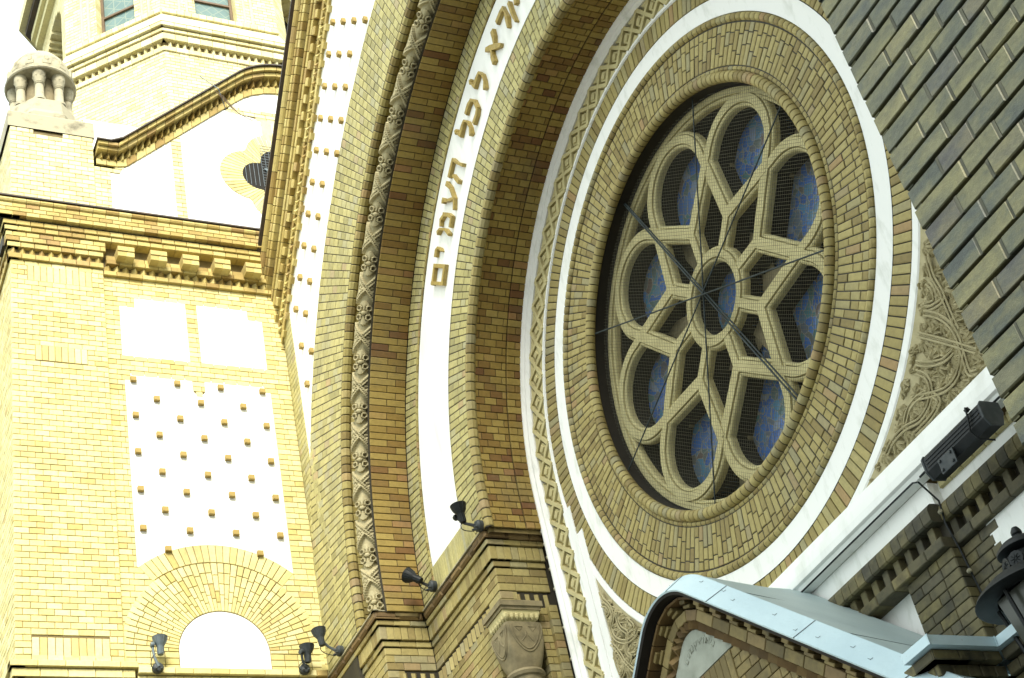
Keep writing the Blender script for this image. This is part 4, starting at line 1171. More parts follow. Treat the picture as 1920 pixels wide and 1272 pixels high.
# engaged columns
def column(name_loc, lab):
    x, y = name_loc
    t = thing('stone_column', lab, 'column', (x, y, -1.7), 'engaged columns of the pier')
    f = lambda s, tt, d: (x + s, y + tt, d)
    mb = MB()
    mb.prism(f, rect(-0.225, 0.225, -0.245, 0.245), 7.735, 7.798, back=True, c=0.006); mb.prism(f, rect(-0.205, 0.205, -0.225, 0.225), 7.70, 7.736, back=True)
    mb.build('abacus', 'stone_grey', t)
    mb = MB(); prof = [(0.19, 7.70), (0.185, 7.66), (0.165, 7.62), (0.145, 7.59), (0.145, 7.575)]
    n0 = len(mb.v)
    for q, z in prof:
        for sx, sy in ((-1, -1), (1, -1), (1, 1), (-1, 1)): mb.v.append((x + sx * q, y + sy * (q + 0.02), z))
    for i in range(len(prof) - 1):
        for k in range(4):
            k2 = (k + 1) % 4; b = n0 + i * 4
            mb.f.append((b + k, b + k2, b + 4 + k2, b + 4 + k)); mb.r.append(0.5); mb.m.append(0)
    for k in range(7):                                   # leaf tips on the visible faces
        s = -0.17 + 0.057 * k
        mb.lathe([(0.0, -0.05), (0.022, -0.02), (0.026, 0.01), (0.0, 0.05)], (x + s, y - 0.185, 7.64), 8)
        mb.lathe([(0.0, -0.05), (0.022, -0.02), (0.026, 0.01), (0.0, 0.05)], (x + 0.172, y + s, 7.64), 8)
    mb.build('leaf_moulding', 'stone', t)
    mb = MB(); n = 48
    rows = []
    for i in range(13):                                  # cushion capital: square above, round below
        z = 7.56 - 0.5 * i / 12; k = max(0.0, (7.44 - z) / 0.38); k = min(1, k)
        sq, rd = 0.200, 0.175 - 0.02 * k
        row = []
        for j in range(n):
            a = 2 * PI * j / n; c, s = math.cos(a), math.sin(a)
            m_ = max(abs(c), abs(s)); rsq = sq / m_; rsq = min(rsq, sq * 1.32)
            kk = k ** 1.6
            rr = rsq * (1 - kk) + rd * kk
            row.append((x + rr * c, y + rr * s * 1.05, z))
        rows.append(row)
    n0 = len(mb.v)
    for row in rows: mb.v.extend(row)
    for i in range(12):
        for j in range(n):
            j2 = (j + 1) % n; b = n0 + i * n
            mb.f.append((b + j, b + j2, b + n + j2, b + n + j)); mb.r.append(0.5); mb.m.append(0)
    for fm in ((lambda s, tt, d: (x + s, y - 0.212 - d, tt)), (lambda s, tt, d: (x + 0.202 + d, y + s, tt))):
        pass
    def capsurf(a, z, out=0.0):
        k = min(1, max(0.0, (7.44 - z) / 0.38)) ** 1.6
        c, s_ = math.cos(a), math.sin(a); rs = min(0.200 / max(abs(c), abs(s_)), 0.200 * 1.32)
        r_ = rs * (1 - k) + (0.175 - 0.02 * k) * k + out
        return (x + r_ * c, y + r_ * s_ * 1.05, z)
    for ca in (0.0, -PI / 2):
        for w_, dp, rd in ((0.72, 0.30, 0.008), (0.62, 0.27, 0.006)):
            mb.tube([capsurf(ca + w_ * math.sin(R_(t)) , 7.53 - dp * math.cos(R_(t)) ** 1.0, 0.002) for t in range(-90, 91, 10)], rd, 5)
        for sg in (-1, 1):
            mb.tube([capsurf(ca + sg * 0.52, 7.50, 0.001), capsurf(ca + sg * 0.16, 7.50, 0.001), capsurf(ca + sg * 0.34, 7.45, 0.001), capsurf(ca + sg * 0.52, 7.50, 0.001)], 0.006, 4)
            mb.tube([capsurf(ca, 7.46, 0.001), capsurf(ca + sg * 0.06, 7.40, 0.001), capsurf(ca + sg * 0.30, 7.34, 0.001)], 0.006, 4)
    mb.build('cushion_capital', 'stone_grey', t, smooth=True)
    mb = MB(); mb.lathe([(0.155, 7.07), (0.19, 7.06), (0.205, 7.03), (0.19, 7.0), (0.165, 6.99), (0.165, -1.7)], (x, y, 0), 36)
    mb.build('shaft', 'stone_grey', t, smooth=True)
column((-13.275, 7.50), 'stone column with a square carved cushion capital, beside the coffered white frame')
column((-15.035, 6.92), 'stone column under the outer step of the left pier, only its abacus showing')

# ================================================================== rose window
YT = 8.19; YG = 8.47
rose = thing('rose_window', 'round stone tracery window of eight petals with blue stained glass behind a wire screen', 'rose window', (CX, YT, CZ))
mb = MB()
zoff = [0.0]
def prof(wd):
    h = wd / 2
    return [(-h, -0.09), (-h, -0.045), (-h + 0.006, -0.026), (-h + 0.018, -0.016), (-h + 0.030, -0.016), (-h + 0.033, -0.034), (-h + 0.038, -0.034), (-h + 0.041, 0.0), (h - 0.041, 0.0), (h - 0.038, -0.034), (h - 0.033, -0.034), (h - 0.030, -0.016), (h - 0.018, -0.016), (h - 0.006, -0.026), (h, -0.045), (h, -0.09)]
def bar(path, wd, closed=False):
    """moulded stone bar along a path in the window plane"""
    zoff[0] = (zoff[0] + 0.0013) % 0.012
    pts = [Vector((a, b)) for a, b in path]; pr = prof(wd); k = len(pr); n0 = len(mb.v); n = len(pts)
    for i, p in enumerate(pts):
        if closed: a = pts[i - 1]; b = pts[(i + 1) % n]
        else: a = pts[max(i - 1, 0)]; b = pts[min(i + 1, n - 1)]
        d = (b - a).normalized(); nr = Vector((-d.y, d.x)); sc = 1.0
        if 0 < i < n - 1 or closed:
            d1 = (p - a).normalized(); cs = max(0.5, d1.dot(d)); sc = 1 / cs
        for s_, dd in pr:
            q = p + nr * s_ * sc; mb.v.append((CX + q.x, YT - dd - zoff[0], CZ + q.y))
    for i in range(n if closed else n - 1):
        i2 = (i + 1) % n
        for j in range(k - 1):
            a = n0 + i * k; b = n0 + i2 * k
            mb.f.append((a + j, a + j + 1, b + j + 1, b + j)); mb.r.append(0.5); mb.m.append(0)
dkm = MB()
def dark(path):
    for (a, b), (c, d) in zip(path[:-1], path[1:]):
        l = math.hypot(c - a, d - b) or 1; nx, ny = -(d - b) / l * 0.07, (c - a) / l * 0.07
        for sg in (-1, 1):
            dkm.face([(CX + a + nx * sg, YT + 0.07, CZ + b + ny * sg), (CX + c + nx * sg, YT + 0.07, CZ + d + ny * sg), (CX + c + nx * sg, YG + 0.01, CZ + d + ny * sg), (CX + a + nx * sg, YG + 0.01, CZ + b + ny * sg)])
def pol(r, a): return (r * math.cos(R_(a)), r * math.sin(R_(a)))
rJ, rA = 1.34, 0.80
for k in range(8):
    a = 45 * k
    cxp, czp = pol(1.385, a)
    rho = 0.505
    pts = [pol(rJ, a - 22.5)]
    lob = arc(cxp, czp, rho, a - 92, a + 92, 26)
    pts = pts + lob + [pol(rJ, a + 22.5)]
    bar(pts, 0.165); dark(pts)
    V_ = [pol(rJ + 0.01, a - 22.5), pol(rA, a), pol(rJ + 0.01, a + 22.5)]; bar(V_, 0.185); dark(V_)
    bar([pol(rA + 0.03, a), pol(0.42, a)], 0.165); dark([pol(rA, a), pol(0.42, a)])
bar([pol(0.425, 360 * i / 48) for i in range(48)], 0.15, closed=True); dark([pol(0.425, 360 * i / 48) for i in range(49)])
bar([pol(1.965, 360 * i / 120) for i in range(120)], 0.15, closed=True)
mb.build('tracery', 'stone', rose)
mb = MB()
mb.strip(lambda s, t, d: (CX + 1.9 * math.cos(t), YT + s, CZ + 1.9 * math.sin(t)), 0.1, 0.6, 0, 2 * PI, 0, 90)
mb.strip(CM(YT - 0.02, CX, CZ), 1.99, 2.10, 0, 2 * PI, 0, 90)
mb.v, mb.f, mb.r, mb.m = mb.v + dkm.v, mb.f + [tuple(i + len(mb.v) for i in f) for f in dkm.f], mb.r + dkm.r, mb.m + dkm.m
mb.build('reveal', 'reveal', rose)  # sides behind the tracery, coloured near-black as if unlit
def pane(poly):
    mb = MB(); mb.prism(lambda s, t, d: (CX + s, YG - d, CZ + t), poly, -0.02, 0.0); mb.build('glass_pane', 'glass', rose)
pane([pol(0.62, 45 * i + 22.5) for i in range(8)])
for k in range(8):
    a = 45 * k
    pane([pol(0.63, a - 20)] + [pol(1.98, a - 21.5 + 43 * i / 10) for i in range(11)] + [pol(0.63, a + 20)])
# inner stone lip of the glazing
mb = MB()
for k in range(8):
    a = 45 * k
    for rr, w0 in ((rJ, 0.12),):
        p0 = pol(0.5, a + 22.5); p1 = pol(1.98, a + 22.5)
        dx, dy = p1[0] - p0[0], p1[1] - p0[1]; l = math.hypot(dx, dy); nx, ny = -dy / l * 0.09, dx / l * 0.09
        mb.prism(lambda s, t, d: (CX + s, YG - d, CZ + t), [(p0[0] + nx, p0[1] + ny), (p0[0] - nx, p0[1] - ny), (p1[0] - nx, p1[1] - ny), (p1[0] + nx, p1[1] + ny)], 0.001, 0.05 + 0.002 * k)
mb.strip(CM(YG - 0.03, CX, CZ), 0.52, 0.66, 0, 2 * PI, 0, 48)
mb.build('inner_frame', 'stone_grey', rose)
# wire screen and its rods
mb = MB()
RSc = 1.985; yw = YT - 0.06; hw = 0.0021
def wires(ang, n, hw, dy):
    ux, uz = math.cos(R_(ang)), math.sin(R_(ang)); nx, nz = -uz, ux
    for i in range(-n, n + 1):
        o = i * RSc / n; h = math.sqrt(max(0, RSc * RSc - o * o))
        if h < 0.05: continue
        q = [(-h, -hw, 0), (h, -hw, 0), (h, hw, 0.002), (-h, hw, 0.002)]
        mb.face([(CX + ux * l + nx * (o + e), yw - dy - z, CZ + uz * l + nz * (o + e)) for l, e, z in q])
wires(-39, 62, 0.0014, 0.004); wires(55, 62, 0.0009, 0.0)
mb.build('wire_screen', 'wire', rose)
for k, (a, rad) in enumerate(((112, 0.009), (67, 0.007), (20, 0.007), (152, 0.008))):
    mb = MB(); yy = YT - 0.085 - 0.024 * k
    p0 = pol(2.02, a); p1 = pol(2.02, a + 180)
    mb.tube([(CX + p0[0], yy, CZ + p0[1]), (CX + p1[0], yy, CZ + p1[1])], rad, 7)
    if k == 0:
        mb.tube([(CX + p0[0] + 0.03, yy, CZ + p0[1] - 0.02), (CX + p1[0] + 0.03, yy, CZ + p1[1] + 0.02)], 0.008, 6)
    mb.build('support_rod', 'rod', rose, smooth=True)

# ================================================================== carved arabesque panels in the corners under the rose
mb = MB()
def in_tri(x, z, side):
    xx = x if side < 0 else 2 * CX - x
    if xx < CX - 2.84 or z < 6.045: return False
    if math.hypot(x - CX, z - CZ) < 3.185: return False
    return xx < CX - 0.9
FP = FM(YR - 0.002)
def blob(mb, p0, p1, w, h):
    """a raised leaf lobe from p0 to p1"""
    dx, dz = p1[0] - p0[0], p1[1] - p0[1]; l = math.hypot(dx, dz) or 1e-6; ux, uz = dx / l, dz / l; nx, nz = -uz, ux
    n0 = len(mb.v); K = 6
    ws = [0.4, 0.75, 1.0, 1.05, 0.85, 0.25]
    for i in range(K):
        f = i / (K - 1)
        for j, sv in enumerate((-1, -0.55, 0, 0.55, 1)):
            s_ = sv * w * ws[i]; hh = h * (0.0, 0.8, 0.62, 0.8, 0.0)[j] * (0.4 + 0.6 * math.sin(PI * min(1, 0.15 + f)))
            mb.v.append((p0[0] + ux * l * f + nx * s_, YR - hh, p0[1] + uz * l * f + nz * s_))
    for i in range(K - 1):
        for j in range(4):
            b = n0 + i * 5 + j; mb.f.append((b, b + 1, b + 6, b + 5)); mb.r.append(0.5); mb.m.append(0)
def stem(mb, pts, w=0.022, h=0.035):
    """double beaded stem"""
    P = [Vector(p) for p in pts]
    for off in (-1, 0, 1):
        path = []
        for i, p in enumerate(P):
            d = (P[min(i + 1, len(P) - 1)] - P[max(i - 1, 0)]).normalized(); nr = Vector((-d.y, d.x)); q = p + nr * off * w
            path.append((q.x, YR - h * (0.75 if off else 0.45), q.y))
        mb.tube(path, w * 0.5, 5)
def leafcluster(mb, p, ang, size, side, hh=0.055):
    for k in (-2, 2, -1, 1, 0):
        a = ang + k * 37; l = size * (1.0, 0.88, 0.66)[abs(k)]
        q = (p[0] + l * math.cos(R_(a)), p[1] + l * math.sin(R_(a)))
        if in_tri(q[0], q[1], side): blob(mb, p, q, size * 0.19, hh)
SCR = {1: [[(2.465, -2.21), (2.571, -2.316), (2.647, -2.456), (2.666, -2.608), (2.63, -2.735), (2.51, -2.836), (2.372, -2.847), (2.231, -2.792), (2.096, -2.721)],
  [(2.33, -2.306), (2.463, -2.45), (2.606, -2.611), (2.697, -2.719), (2.772, -2.806)], [(2.201, -2.476), (2.309, -2.572), (2.452, -2.647), (2.578, -2.657)],
  [(2.164, -2.537), (2.243, -2.636), (2.236, -2.747), (2.149, -2.838), (2.007, -2.87), (1.838, -2.827), (1.679, -2.832), (1.568, -2.873)],
  [(2.16, -2.73), (2.059, -2.714), (1.95, -2.733), (1.872, -2.793)], [(2.231, -2.792), (2.262, -2.88), (2.123, -2.93), (1.922, -2.934)],
  [(2.654, -2.696), (2.637, -2.817), (2.635, -2.9), (2.703, -2.94)], [(2.721, -1.847), (2.689, -2.027), (2.698, -2.238), (2.567, -2.232), (2.489, -2.179)],
  [(2.698, -2.238), (2.695, -2.376), (2.694, -2.553)], [(2.614, -2.026), (2.64, -2.109), (2.609, -2.206), (2.52, -2.174)]],
 -1: [[(-2.80, -1.472), (-2.776, -1.627), (-2.686, -1.774), (-2.682, -1.899), (-2.762, -1.975), (-2.721, -2.105), (-2.568, -2.221), (-2.401, -2.254), (-2.319, -2.22)],
  [(-2.54, -2.217), (-2.507, -2.156), (-2.589, -2.058), (-2.614, -1.95), (-2.55, -1.879), (-2.601, -1.822)], [(-2.83, -2.094), (-2.748, -2.209), (-2.687, -2.348), (-2.709, -2.44), (-2.80, -2.481)],
  [(-2.54, -2.217), (-2.593, -2.319), (-2.553, -2.393), (-2.636, -2.452)], [(-2.82, -1.677), (-2.744, -1.727), (-2.713, -1.8), (-2.788, -1.812)],
  [(-2.80, -2.437), (-2.82, -2.311), (-2.81, -2.217), (-2.769, -2.198)], [(-2.507, -2.156), (-2.379, -2.161), (-2.433, -2.065), (-2.432, -2.012)],
  [(-2.687, -2.348), (-2.58, -2.50), (-2.45, -2.62), (-2.30, -2.60), (-2.22, -2.50)], [(-2.45, -2.62), (-2.35, -2.75), (-2.1, -2.86), (-1.8, -2.86)]]}
for side in (-1, 1):
    for cv in SCR[side]:
        P = [Vector(p) for p in cv]; pts = []
        for i in range(len(P) - 1):                       # Catmull-Rom through the traced points
            p0 = P[max(i - 1, 0)]; p1 = P[i]; p2 = P[i + 1]; p3 = P[min(i + 2, len(P) - 1)]
            for k in range(6):
                t = k / 6; q = 0.5 * ((2 * p1) + (p2 - p0) * t + (2 * p0 - 5 * p1 + 4 * p2 - p3) * t * t + (3 * p1 - p0 - 3 * p2 + p3) * t ** 3)
                pts.append((CX + q.x, CZ + q.y))
        pts.append((CX + P[-1].x, CZ + P[-1].y))
        pts = [p for p in pts if in_tri(p[0], p[1], side)]
        if len(pts) < 4: continue
        stem(mb, pts, 0.017, 0.05)
        acc = 0.0; flip = 1
        for i in range(1, len(pts) - 1):
            acc += math.hypot(pts[i][0] - pts[i - 1][0], pts[i][1] - pts[i - 1][1])
            if acc > 0.075:
                acc = 0; flip = -flip
                d = math.degrees(math.atan2(pts[i + 1][1] - pts[i - 1][1], pts[i + 1][0] - pts[i - 1][0]))
                o = (pts[i][0] + 0.03 * math.cos(R_(d + 90 * flip)), pts[i][1] + 0.03 * math.sin(R_(d + 90 * flip)))
                leafcluster(mb, o, d + flip * 62, rng.uniform(0.085, 0.115), side)
        leafcluster(mb, pts[-1], math.degrees(math.atan2(pts[-1][1] - pts[-2][1], pts[-1][0] - pts[-2][0])), 0.10, side)
    r2 = random.Random(3)
    for i in range(330):
        x = CX + side * r2.uniform(1.2, 2.83); z = CZ + r2.uniform(-2.95, -1.3)
        if in_tri(x, z, side): leafcluster(mb, (x, z), r2.uniform(0, 360), r2.uniform(0.055, 0.09), side, 0.034)
for sg in (-1, 1):
    for i in range(24):
        x0 = 2.87 - (2.87 - 0.3) * i / 24; x1 = 2.87 - (2.87 - 0.3) * (i + 1) / 24
        q0 = CZ - math.sqrt(3.12 ** 2 - x0 * x0); q1 = CZ - math.sqrt(3.12 ** 2 - x1 * x1)
        mb.face([(CX + sg * x0, YR + 0.003, 5.9), (CX + sg * x1, YR + 0.003, 5.9), (CX + sg * x1, YR + 0.003, q1), (CX + sg * x0, YR + 0.003, q0)])
mb.build('arabesque_panel', 'stone_carved', fac, smooth=True)
# inner white strips beside the panels, ledge below them
mb = MB()
for sg in (-1, 1):
    for (a, b, y, tp) in ((3.142, 2.99, 7.983, 0.40), (2.984, 2.865, 7.989, 0.75)):
        x0, x1 = sorted((CX + sg * a, CX + sg * b))
        mb = MB(); mb.prism(FM(y), [(x0, 3), (x1, 3), (x1, CZ - tp), (x0, CZ - tp)], -0.04, 0.0, c=0.004)
        mb.build('white_strip', 'plaster', fac)
mb = MB()
Lx0, Lx1 = CX - 2.86, CX + 3.5
fl = lambda s, t, d: (t, YC - 0.005 - d, s)
mb.sweep(fl, [(6.03, -0.05), (6.03, 0.02), (5.955, 0.035), (5.945, 0.06), (5.86, 0.075), (5.80, 0.075), (5.785, 0.05), (5.745, 0.03), (5.735, -0.05)], Lx0, Lx1, 1)
mb.build('ledge', 'plaster', fac)

# ------------------------------------------------------------------ wall under the ledge: pilaster, saw course, plaster fields
YB_ = 8.0; YBk = 8.10
PLX0, PLX1 = -8.262, -7.70
mb = MB()
for (x0, x1, Y) in ((-12.2, PLX1, YB_), (PLX1 + 0.003, -5.5, YBk)):
    fm = FM(Y); L = 0.098; s = x0 + 0.002
    n = round((x1 - x0) / L)
    for i in range(n):                                   # rounded header course
        a = x0 + (x1 - x0) * i / n + 0.003; b = x0 + (x1 - x0) * (i + 1) / n - 0.003; r = rng.random()
        pf = [(5.396, -0.15), (5.396, 0.06), (5.41, 0.075), (5.49, 0.075), (5.525, 0.06), (5.548, 0.03), (5.555, -0.05)]
        A = [fm(a, t, d) for t, d in pf]; B = [fm(b, t, d) for t, d in pf]
        for k in range(6): mb.face([A[k], B[k], B[k + 1], A[k + 1]], r)
        mb.face(A, r); mb.face(B[::-1], r)
    n = round((x1 - x0) / 0.152)
    for i in range(n):                                   # dentils in shadow
        a = x0 + (x1 - x0) * i / n; mb.brick(fm, a + 0.003, a + 0.072, 5.275, 5.393, -0.15, 0.02, 0.005)
    mb.box((x0, Y + 0.05, 5.27), (x1, Y + 0.3, 5.40), m=1)
    n = round((x1 - x0) / 0.21)
    for i in range(n):
        a = x0 + (x1 - x0) * i / n; mb.brick(fm, a + 0.003, a + (x1 - x0) / n - 0.003, 5.185, 5.268, -0.15, 0.055, 0.007)
courses(mb, FM(YB_), [rect(PLX0, PLX1, 3.0, 5.18)], 3.0, 5.18, 0.0815, 0.19, d1=0.0, d0=-0.12, lens=[[0.19, 0.19, 0.19], [0.14, 0.245, 0.18], [0.27, 0.11, 0.19]], c=0.005)
courses(mb, WM(PLX1 + 0.001), [rect(YB_ + 0.004, YBk, 3.0, 5.18)], 3.0, 5.18, 0.0815, 0.2, d1=0.0, d0=-0.05)
nrow = 27
for i in range(nrow):                                    # toothed brick edge beside the plaster on the right
    z = 5.18 - 0.0815 * (i + 1)
    xe = -7.33 - (0.045 if i % 2 else 0.0) + (0.05 if i == 0 else 0)
    a = PLX1 + 0.004
    for l in ([0.20, 0.2], [0.12, 0.26], [0.26, 0.12])[i % 3]:
        b = min(a + l, xe)
        if b - a > 0.03: mb.brick(FM(YBk), a + 0.003, b - 0.003, z + 0.004, z + 0.0775, -0.05, 0.0, 0.005)
        a = b
    xs = PLX0 - (0.03 if i % 2 else 0.0)
    mb.brick(FM(YBk - 0.03), xs, PLX0 + 0.02, z + 0.004, z + 0.0775, -0.05, 0.0, 0.005)
mb.box((-12.6, YBk + 0.012, 2.0), (-5.5, 8.4, 5.3), m=1)
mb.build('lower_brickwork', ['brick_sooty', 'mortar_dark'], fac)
for x0, x1, y in ((-12.2, PLX0 + 0.01, YBk), (-7.40, -5.5, YBk)):
    mb = MB(); mb.prism(FM(y), rect(x0, x1, 2.5, 5.2), -0.01, -0.004); mb.build('plaster_panel', 'plaster_worn', fac)
mb = MB()
mb.prism(FM(YB_ + 0.02), rect(-12.2, PLX1, 5.55, 5.735), -0.1, 0.0)
mb.prism(FM(YBk + 0.02), rect(PLX1 - 0.0, -5.5, 5.55, 5.735), -0.1, 0.0)
mb.build('plaster_frieze', 'plaster_worn', fac)
mb = MB()                                                # small coffers peeping out between ledge and frieze
for k in range(9):
    x = -7.66 + 0.14 * k
    mb.prism(FM(YBk - 0.02), [(x, 5.735), (x + 0.13, 5.735), (x + 0.13, 5.665), (x, 5.665)], -0.05, 0.0, c=0.012)
    mb.prism(FM(YBk - 0.02), [(x + 0.02, 5.73), (x + 0.065, 5.69), (x + 0.11, 5.73)], -0.01, 0.014, c=0.004)
mb.build('coffer_strip', 'stone', fac)

# ================================================================== entrance porch: round-topped gable with metal coping
por = thing('entrance_porch', 'brick entrance porch gable with rounded top, pale blue metal coping and a small inscribed tablet', 'porch', (CX, 6.8, -1.7))
PHI = math.atan(0.91); cp, sp_ = math.cos(PHI), math.sin(PHI)
APZ = 5.905; R0 = 0.52; PCZ = APZ - R0 / cp
SMAX = 3.26
arcL = R0 * PHI
def gpt(t, q):
    """t = length along the gable edge from the crown (left negative), q = distance inwards"""
    sg = -1 if t < 0 else 1; a = abs(t)
    if a < arcL:
        th = a / R0; r = R0 - q
        if r < 0.03: r = 0.03
        return (CX + sg * r * math.sin(th), PCZ + r * math.cos(th))
    l = a - arcL; r = R0 - q
    x0 = r * sp_; z0 = PCZ + r * cp
    return (CX + sg * (x0 + l * cp), z0 - l * sp_)
YP = 6.86
def GM(Y): return lambda s, t, d: (gpt(s, t)[0], Y - d, gpt(s, t)[1])
TL = arcL + SMAX
mb = MB()
def gcoping(mb, prof_, m=0, ts=None, ext=0.0):
    """prof_ = (Y, q) points swept along the gable edge"""
    ts = ts or ([-TL] + [-arcL + arcL * 2 * i / 20 for i in range(21)] + [TL])
    n0 = len(mb.v); k = len(prof_)
    for t in ts:
        for Y, q in prof_:
            x, z = gpt(t, q); mb.v.append((x, Y, z))
    for i in range(len(ts) - 1):
        for j in range(k - 1):
            b = n0 + i * k; mb.f.append((b + j, b + j + 1, b + k + j + 1, b + k + j)); mb.r.append(0.5); mb.m.append(m)
gcoping(mb, [(6.646, 0.012), (6.638, 0.0), (6.80, -0.125), (6.815, -0.125)])
for t in (-2.6, -1.5, -0.62, -0.18, 0.16, 0.74, 1.86, 3.0):   # standing seams
    a = [gpt(t, 0.0), gpt(t, -0.125)]
    p0 = Vector((a[0][0], 6.636, a[0][1])); p1 = Vector((a[1][0], 6.80, a[1][1]))
    mb.tube([p0, p1], 0.0045, 5, m=1)
r3 = random.Random(5)
for k in range(9):                                        # little fixing clips
    t = 0.05 + 0.33 * k + r3.uniform(-0.1, 0.1); f = r3.uniform(0.25, 0.75)
    a = gpt(t, 0.0); b = gpt(t, -0.125)
    p = Vector((a[0] + (b[0] - a[0]) * f, 6.638 + 0.162 * f, a[1] + (b[1] - a[1]) * f)) + Vector((0, -0.003, 0.003))
    dv = Vector((cp * 0.03, 0, -sp_ * 0.03)); dn = Vector((b[0] - a[0], 0.162, b[1] - a[1])).normalized() * 0.02
    mb.tube([p, p + dv, p + dv + dn], 0.0018, 4, m=1)
mb.build('metal_coping', ['zinc', 'steel'], por)
mb = MB()
n0 = len(mb.v); ts = [-TL] + [-arcL + arcL * 2 * i / 20 for i in range(21)] + [TL]
def gwall(t):                                             # the roof runs into a sharper gable line on the wall
    x, z = gpt(t, 0.035); zl = APZ + 0.03 - 0.91 * max(abs(x - CX), 0.05) - 0.035 / cp
    return (x, zl) if abs(t) < arcL + 0.001 else (x, z + 0.03 * (1 - min(1, (abs(t) - arcL) / 0.6)))
for t in ts:
    a = gpt(t, -0.121); b = gwall(t); mb.v.append((a[0], 6.802, a[1])); mb.v.append((b[0], 8.0, b[1]))
for i in range(len(ts) - 1):
    b = n0 + 2 * i; mb.f.append((b, b + 1, b + 3, b + 2)); mb.r.append(0.5); mb.m.append(0)
for t in (-1.9, 0.95, 2.2):
    a = gpt(t, -0.121); b = gpt(t, 0.035); mb.tube([(a[0], 6.81, a[1] + 0.001), (b[0], 7.99, b[1] + 0.001)], 0.003, 4, m=1)
mb.build('metal_roof', ['zinc_dull', 'steel'], por)
# soffit, dentils, brick bands
mb = MB()
gcoping(mb, [(6.647, 0.0125), (6.655, 0.035), (6.90, 0.037)], m=3)  # underside of the coping, its shade painted near-black
def grow(q0, q1, d0, d1, pitch, frac=1.0, m=0, c=0.005):
    n = int(2 * TL / pitch)
    for i in range(n):
        a = -TL + i * pitch; b = a + pitch * frac
        mb.brick(GM(YP), a + 0.004, b - 0.004, q0, q1, d0, d1, c, m=m)
grow(0.04, 0.062, -0.05, 0.125, 0.2, m=2)
grow(0.064, 0.098, -0.05, 0.10, 0.236, 0.40)
grow(0.10, 0.128, -0.05, 0.07, 0.236, 0.52)
gcoping(mb, [(YP + 0.02, 0.05), (YP + 0.02, 0.14)], m=3)  # near-black sheet for the shade between the dentils
grow(0.135, 0.222, -0.05, 0.055, 0.236)
n = int(2 * TL / 0.118)
for i in range(n):                                        # saw-tooth
    a = -TL + i * 0.118; r = rng.random(); f = GM(YP)
    A0, A1, B0, B1, D0, D1 = f(a, 0.222, 0.0), f(a, 0.29, 0.0), f(a + 0.059, 0.222, 0.06), f(a + 0.059, 0.285, 0.06), f(a + 0.118, 0.222, 0.0), f(a + 0.118, 0.29, 0.0)
    mb.face([A0, B0, B1, A1], r, 2); mb.face([B0, D0, D1, B1], r, 2); mb.face([A1, B1, D1], r, 2)
# field: brick courses below the tablet
def ginner(q):
    return [gpt(-TL, q)] + [gpt(-arcL + 2 * arcL * i / 20, q) for i in range(21)] + [gpt(TL, q)]
inner = ginner(0.292)
zT = 5.06
tab = [p for p in inner if p[1] > zT]
def xat(z, sg):
    l = (gpt(sg * arcL, 0.285)[1] - z) / sp_; return gpt(sg * (arcL + l), 0.285)[0]
tabpoly = [(xat(zT, -1), zT)] + tab + [(xat(zT, 1), zT)]
x = CX - 1.4
while x < CX + 0.42:                                      # soldier bricks under the tablet
    z1 = zT - 0.006; mb.brick(FM(YP), x + 0.003, x + 0.077, z1 - 0.30, z1, -0.05, 0.012); x += 0.08
courses(mb, FM(YP), [[(CX + 0.42, 3.0), (xat(3.0, 1), 3.0), (xat(zT, 1), zT), (CX + 0.42, zT)]], 3.0, zT, 0.0815, 0.2, d1=0.0, d0=-0.05)
courses(mb, FM(YP), [[(xat(3.0, -1), 3.0), (CX + 0.42, 3.0), (CX + 0.42, zT - 0.31), (xat(zT - 0.31, -1), zT - 0.31)]], 3.0, zT - 0.31, 0.0815, 0.2, d1=0.0, d0=-0.05)
mb.prism(FM(YP + 0.02), [(CX - 2.9, 2.0)] + ginner(0.1) + [(CX + 2.9, 2.0)], -1.1, 0.0, m=1)
mb.build('gable_brickwork', ['brick_porch', 'mortar_dark', 'brick_cap', 'shade_black'], por)
mb = MB(); mb.prism(FM(YP), tabpoly, -0.03, 0.012, c=0.006)
mb.build('tablet', 'plaster_grey', por)
tb = bpy.data.objects['tablet']
mb = MB()
cyc = ['kaf', 'yod', 'he', 'lamed', 'resh', 'alef', 'yod', 'qof', 'ayin', 'mem', 'he', 'resh', 'final_mem']
for i, nm in enumerate(cyc):
    a = R_(-38 + 7.6 * i)
    up = (math.sin(a), math.cos(a)); rt = (math.cos(a), -math.sin(a)); o = (CX + 0.05, 5.03)
    hh, ww = 0.05, 0.034
    f = lambda s, t, d, up=up, rt=rt, o=o: (o[0] + up[0] * (0.25 + t) + rt[0] * (s - ww / 2), YP - 0.012 - d, o[1] + up[1] * (0.25 + t) + rt[1] * (s - ww / 2))
    letter(mb, LET[cyc[len(cyc) - 1 - i]], f, ww, hh, -0.004, 0.0016, c=0.001)
mb.build('relief_inscription', 'plaster_grey', tb)
# lower cornice with metal flashing, stepping back to the right
mb = MB()
zf0, zf1 = 3.90, 3.965
mb.box((-7.12, 6.64, zf0), (-6.85, 7.182, zf1)); mb.box((-7.2, 7.18, zf0 - 0.002), (-4.5, 8.0, zf1 - 0.004))
for x, y in ((-6.848, 6.64), (-6.848, 7.17)): mb.box((x, y, zf0 - 0.004), (x + 0.006, y + 0.006, zf1 + 0.002))
mb.build('cornice_flashing', 'zinc', por)
mb = MB()
def pzig(z0, z1, off, L, m=0):
    for fm, a, b in ((FM(6.64 + off), -7.11, -6.85 - off), (WM(-6.85 - off), 6.642 + off, 7.18 + off), (FM(7.18 + off), -6.85 - off + 0.002, -4.6)):
        s = a
        while s < b - 0.01:
            e = min(s + L, b); mb.brick(fm, s + 0.003, e - 0.003, z0 + 0.003, z1 - 0.003, -0.3, 0.0, 0.006, m=m); s = e
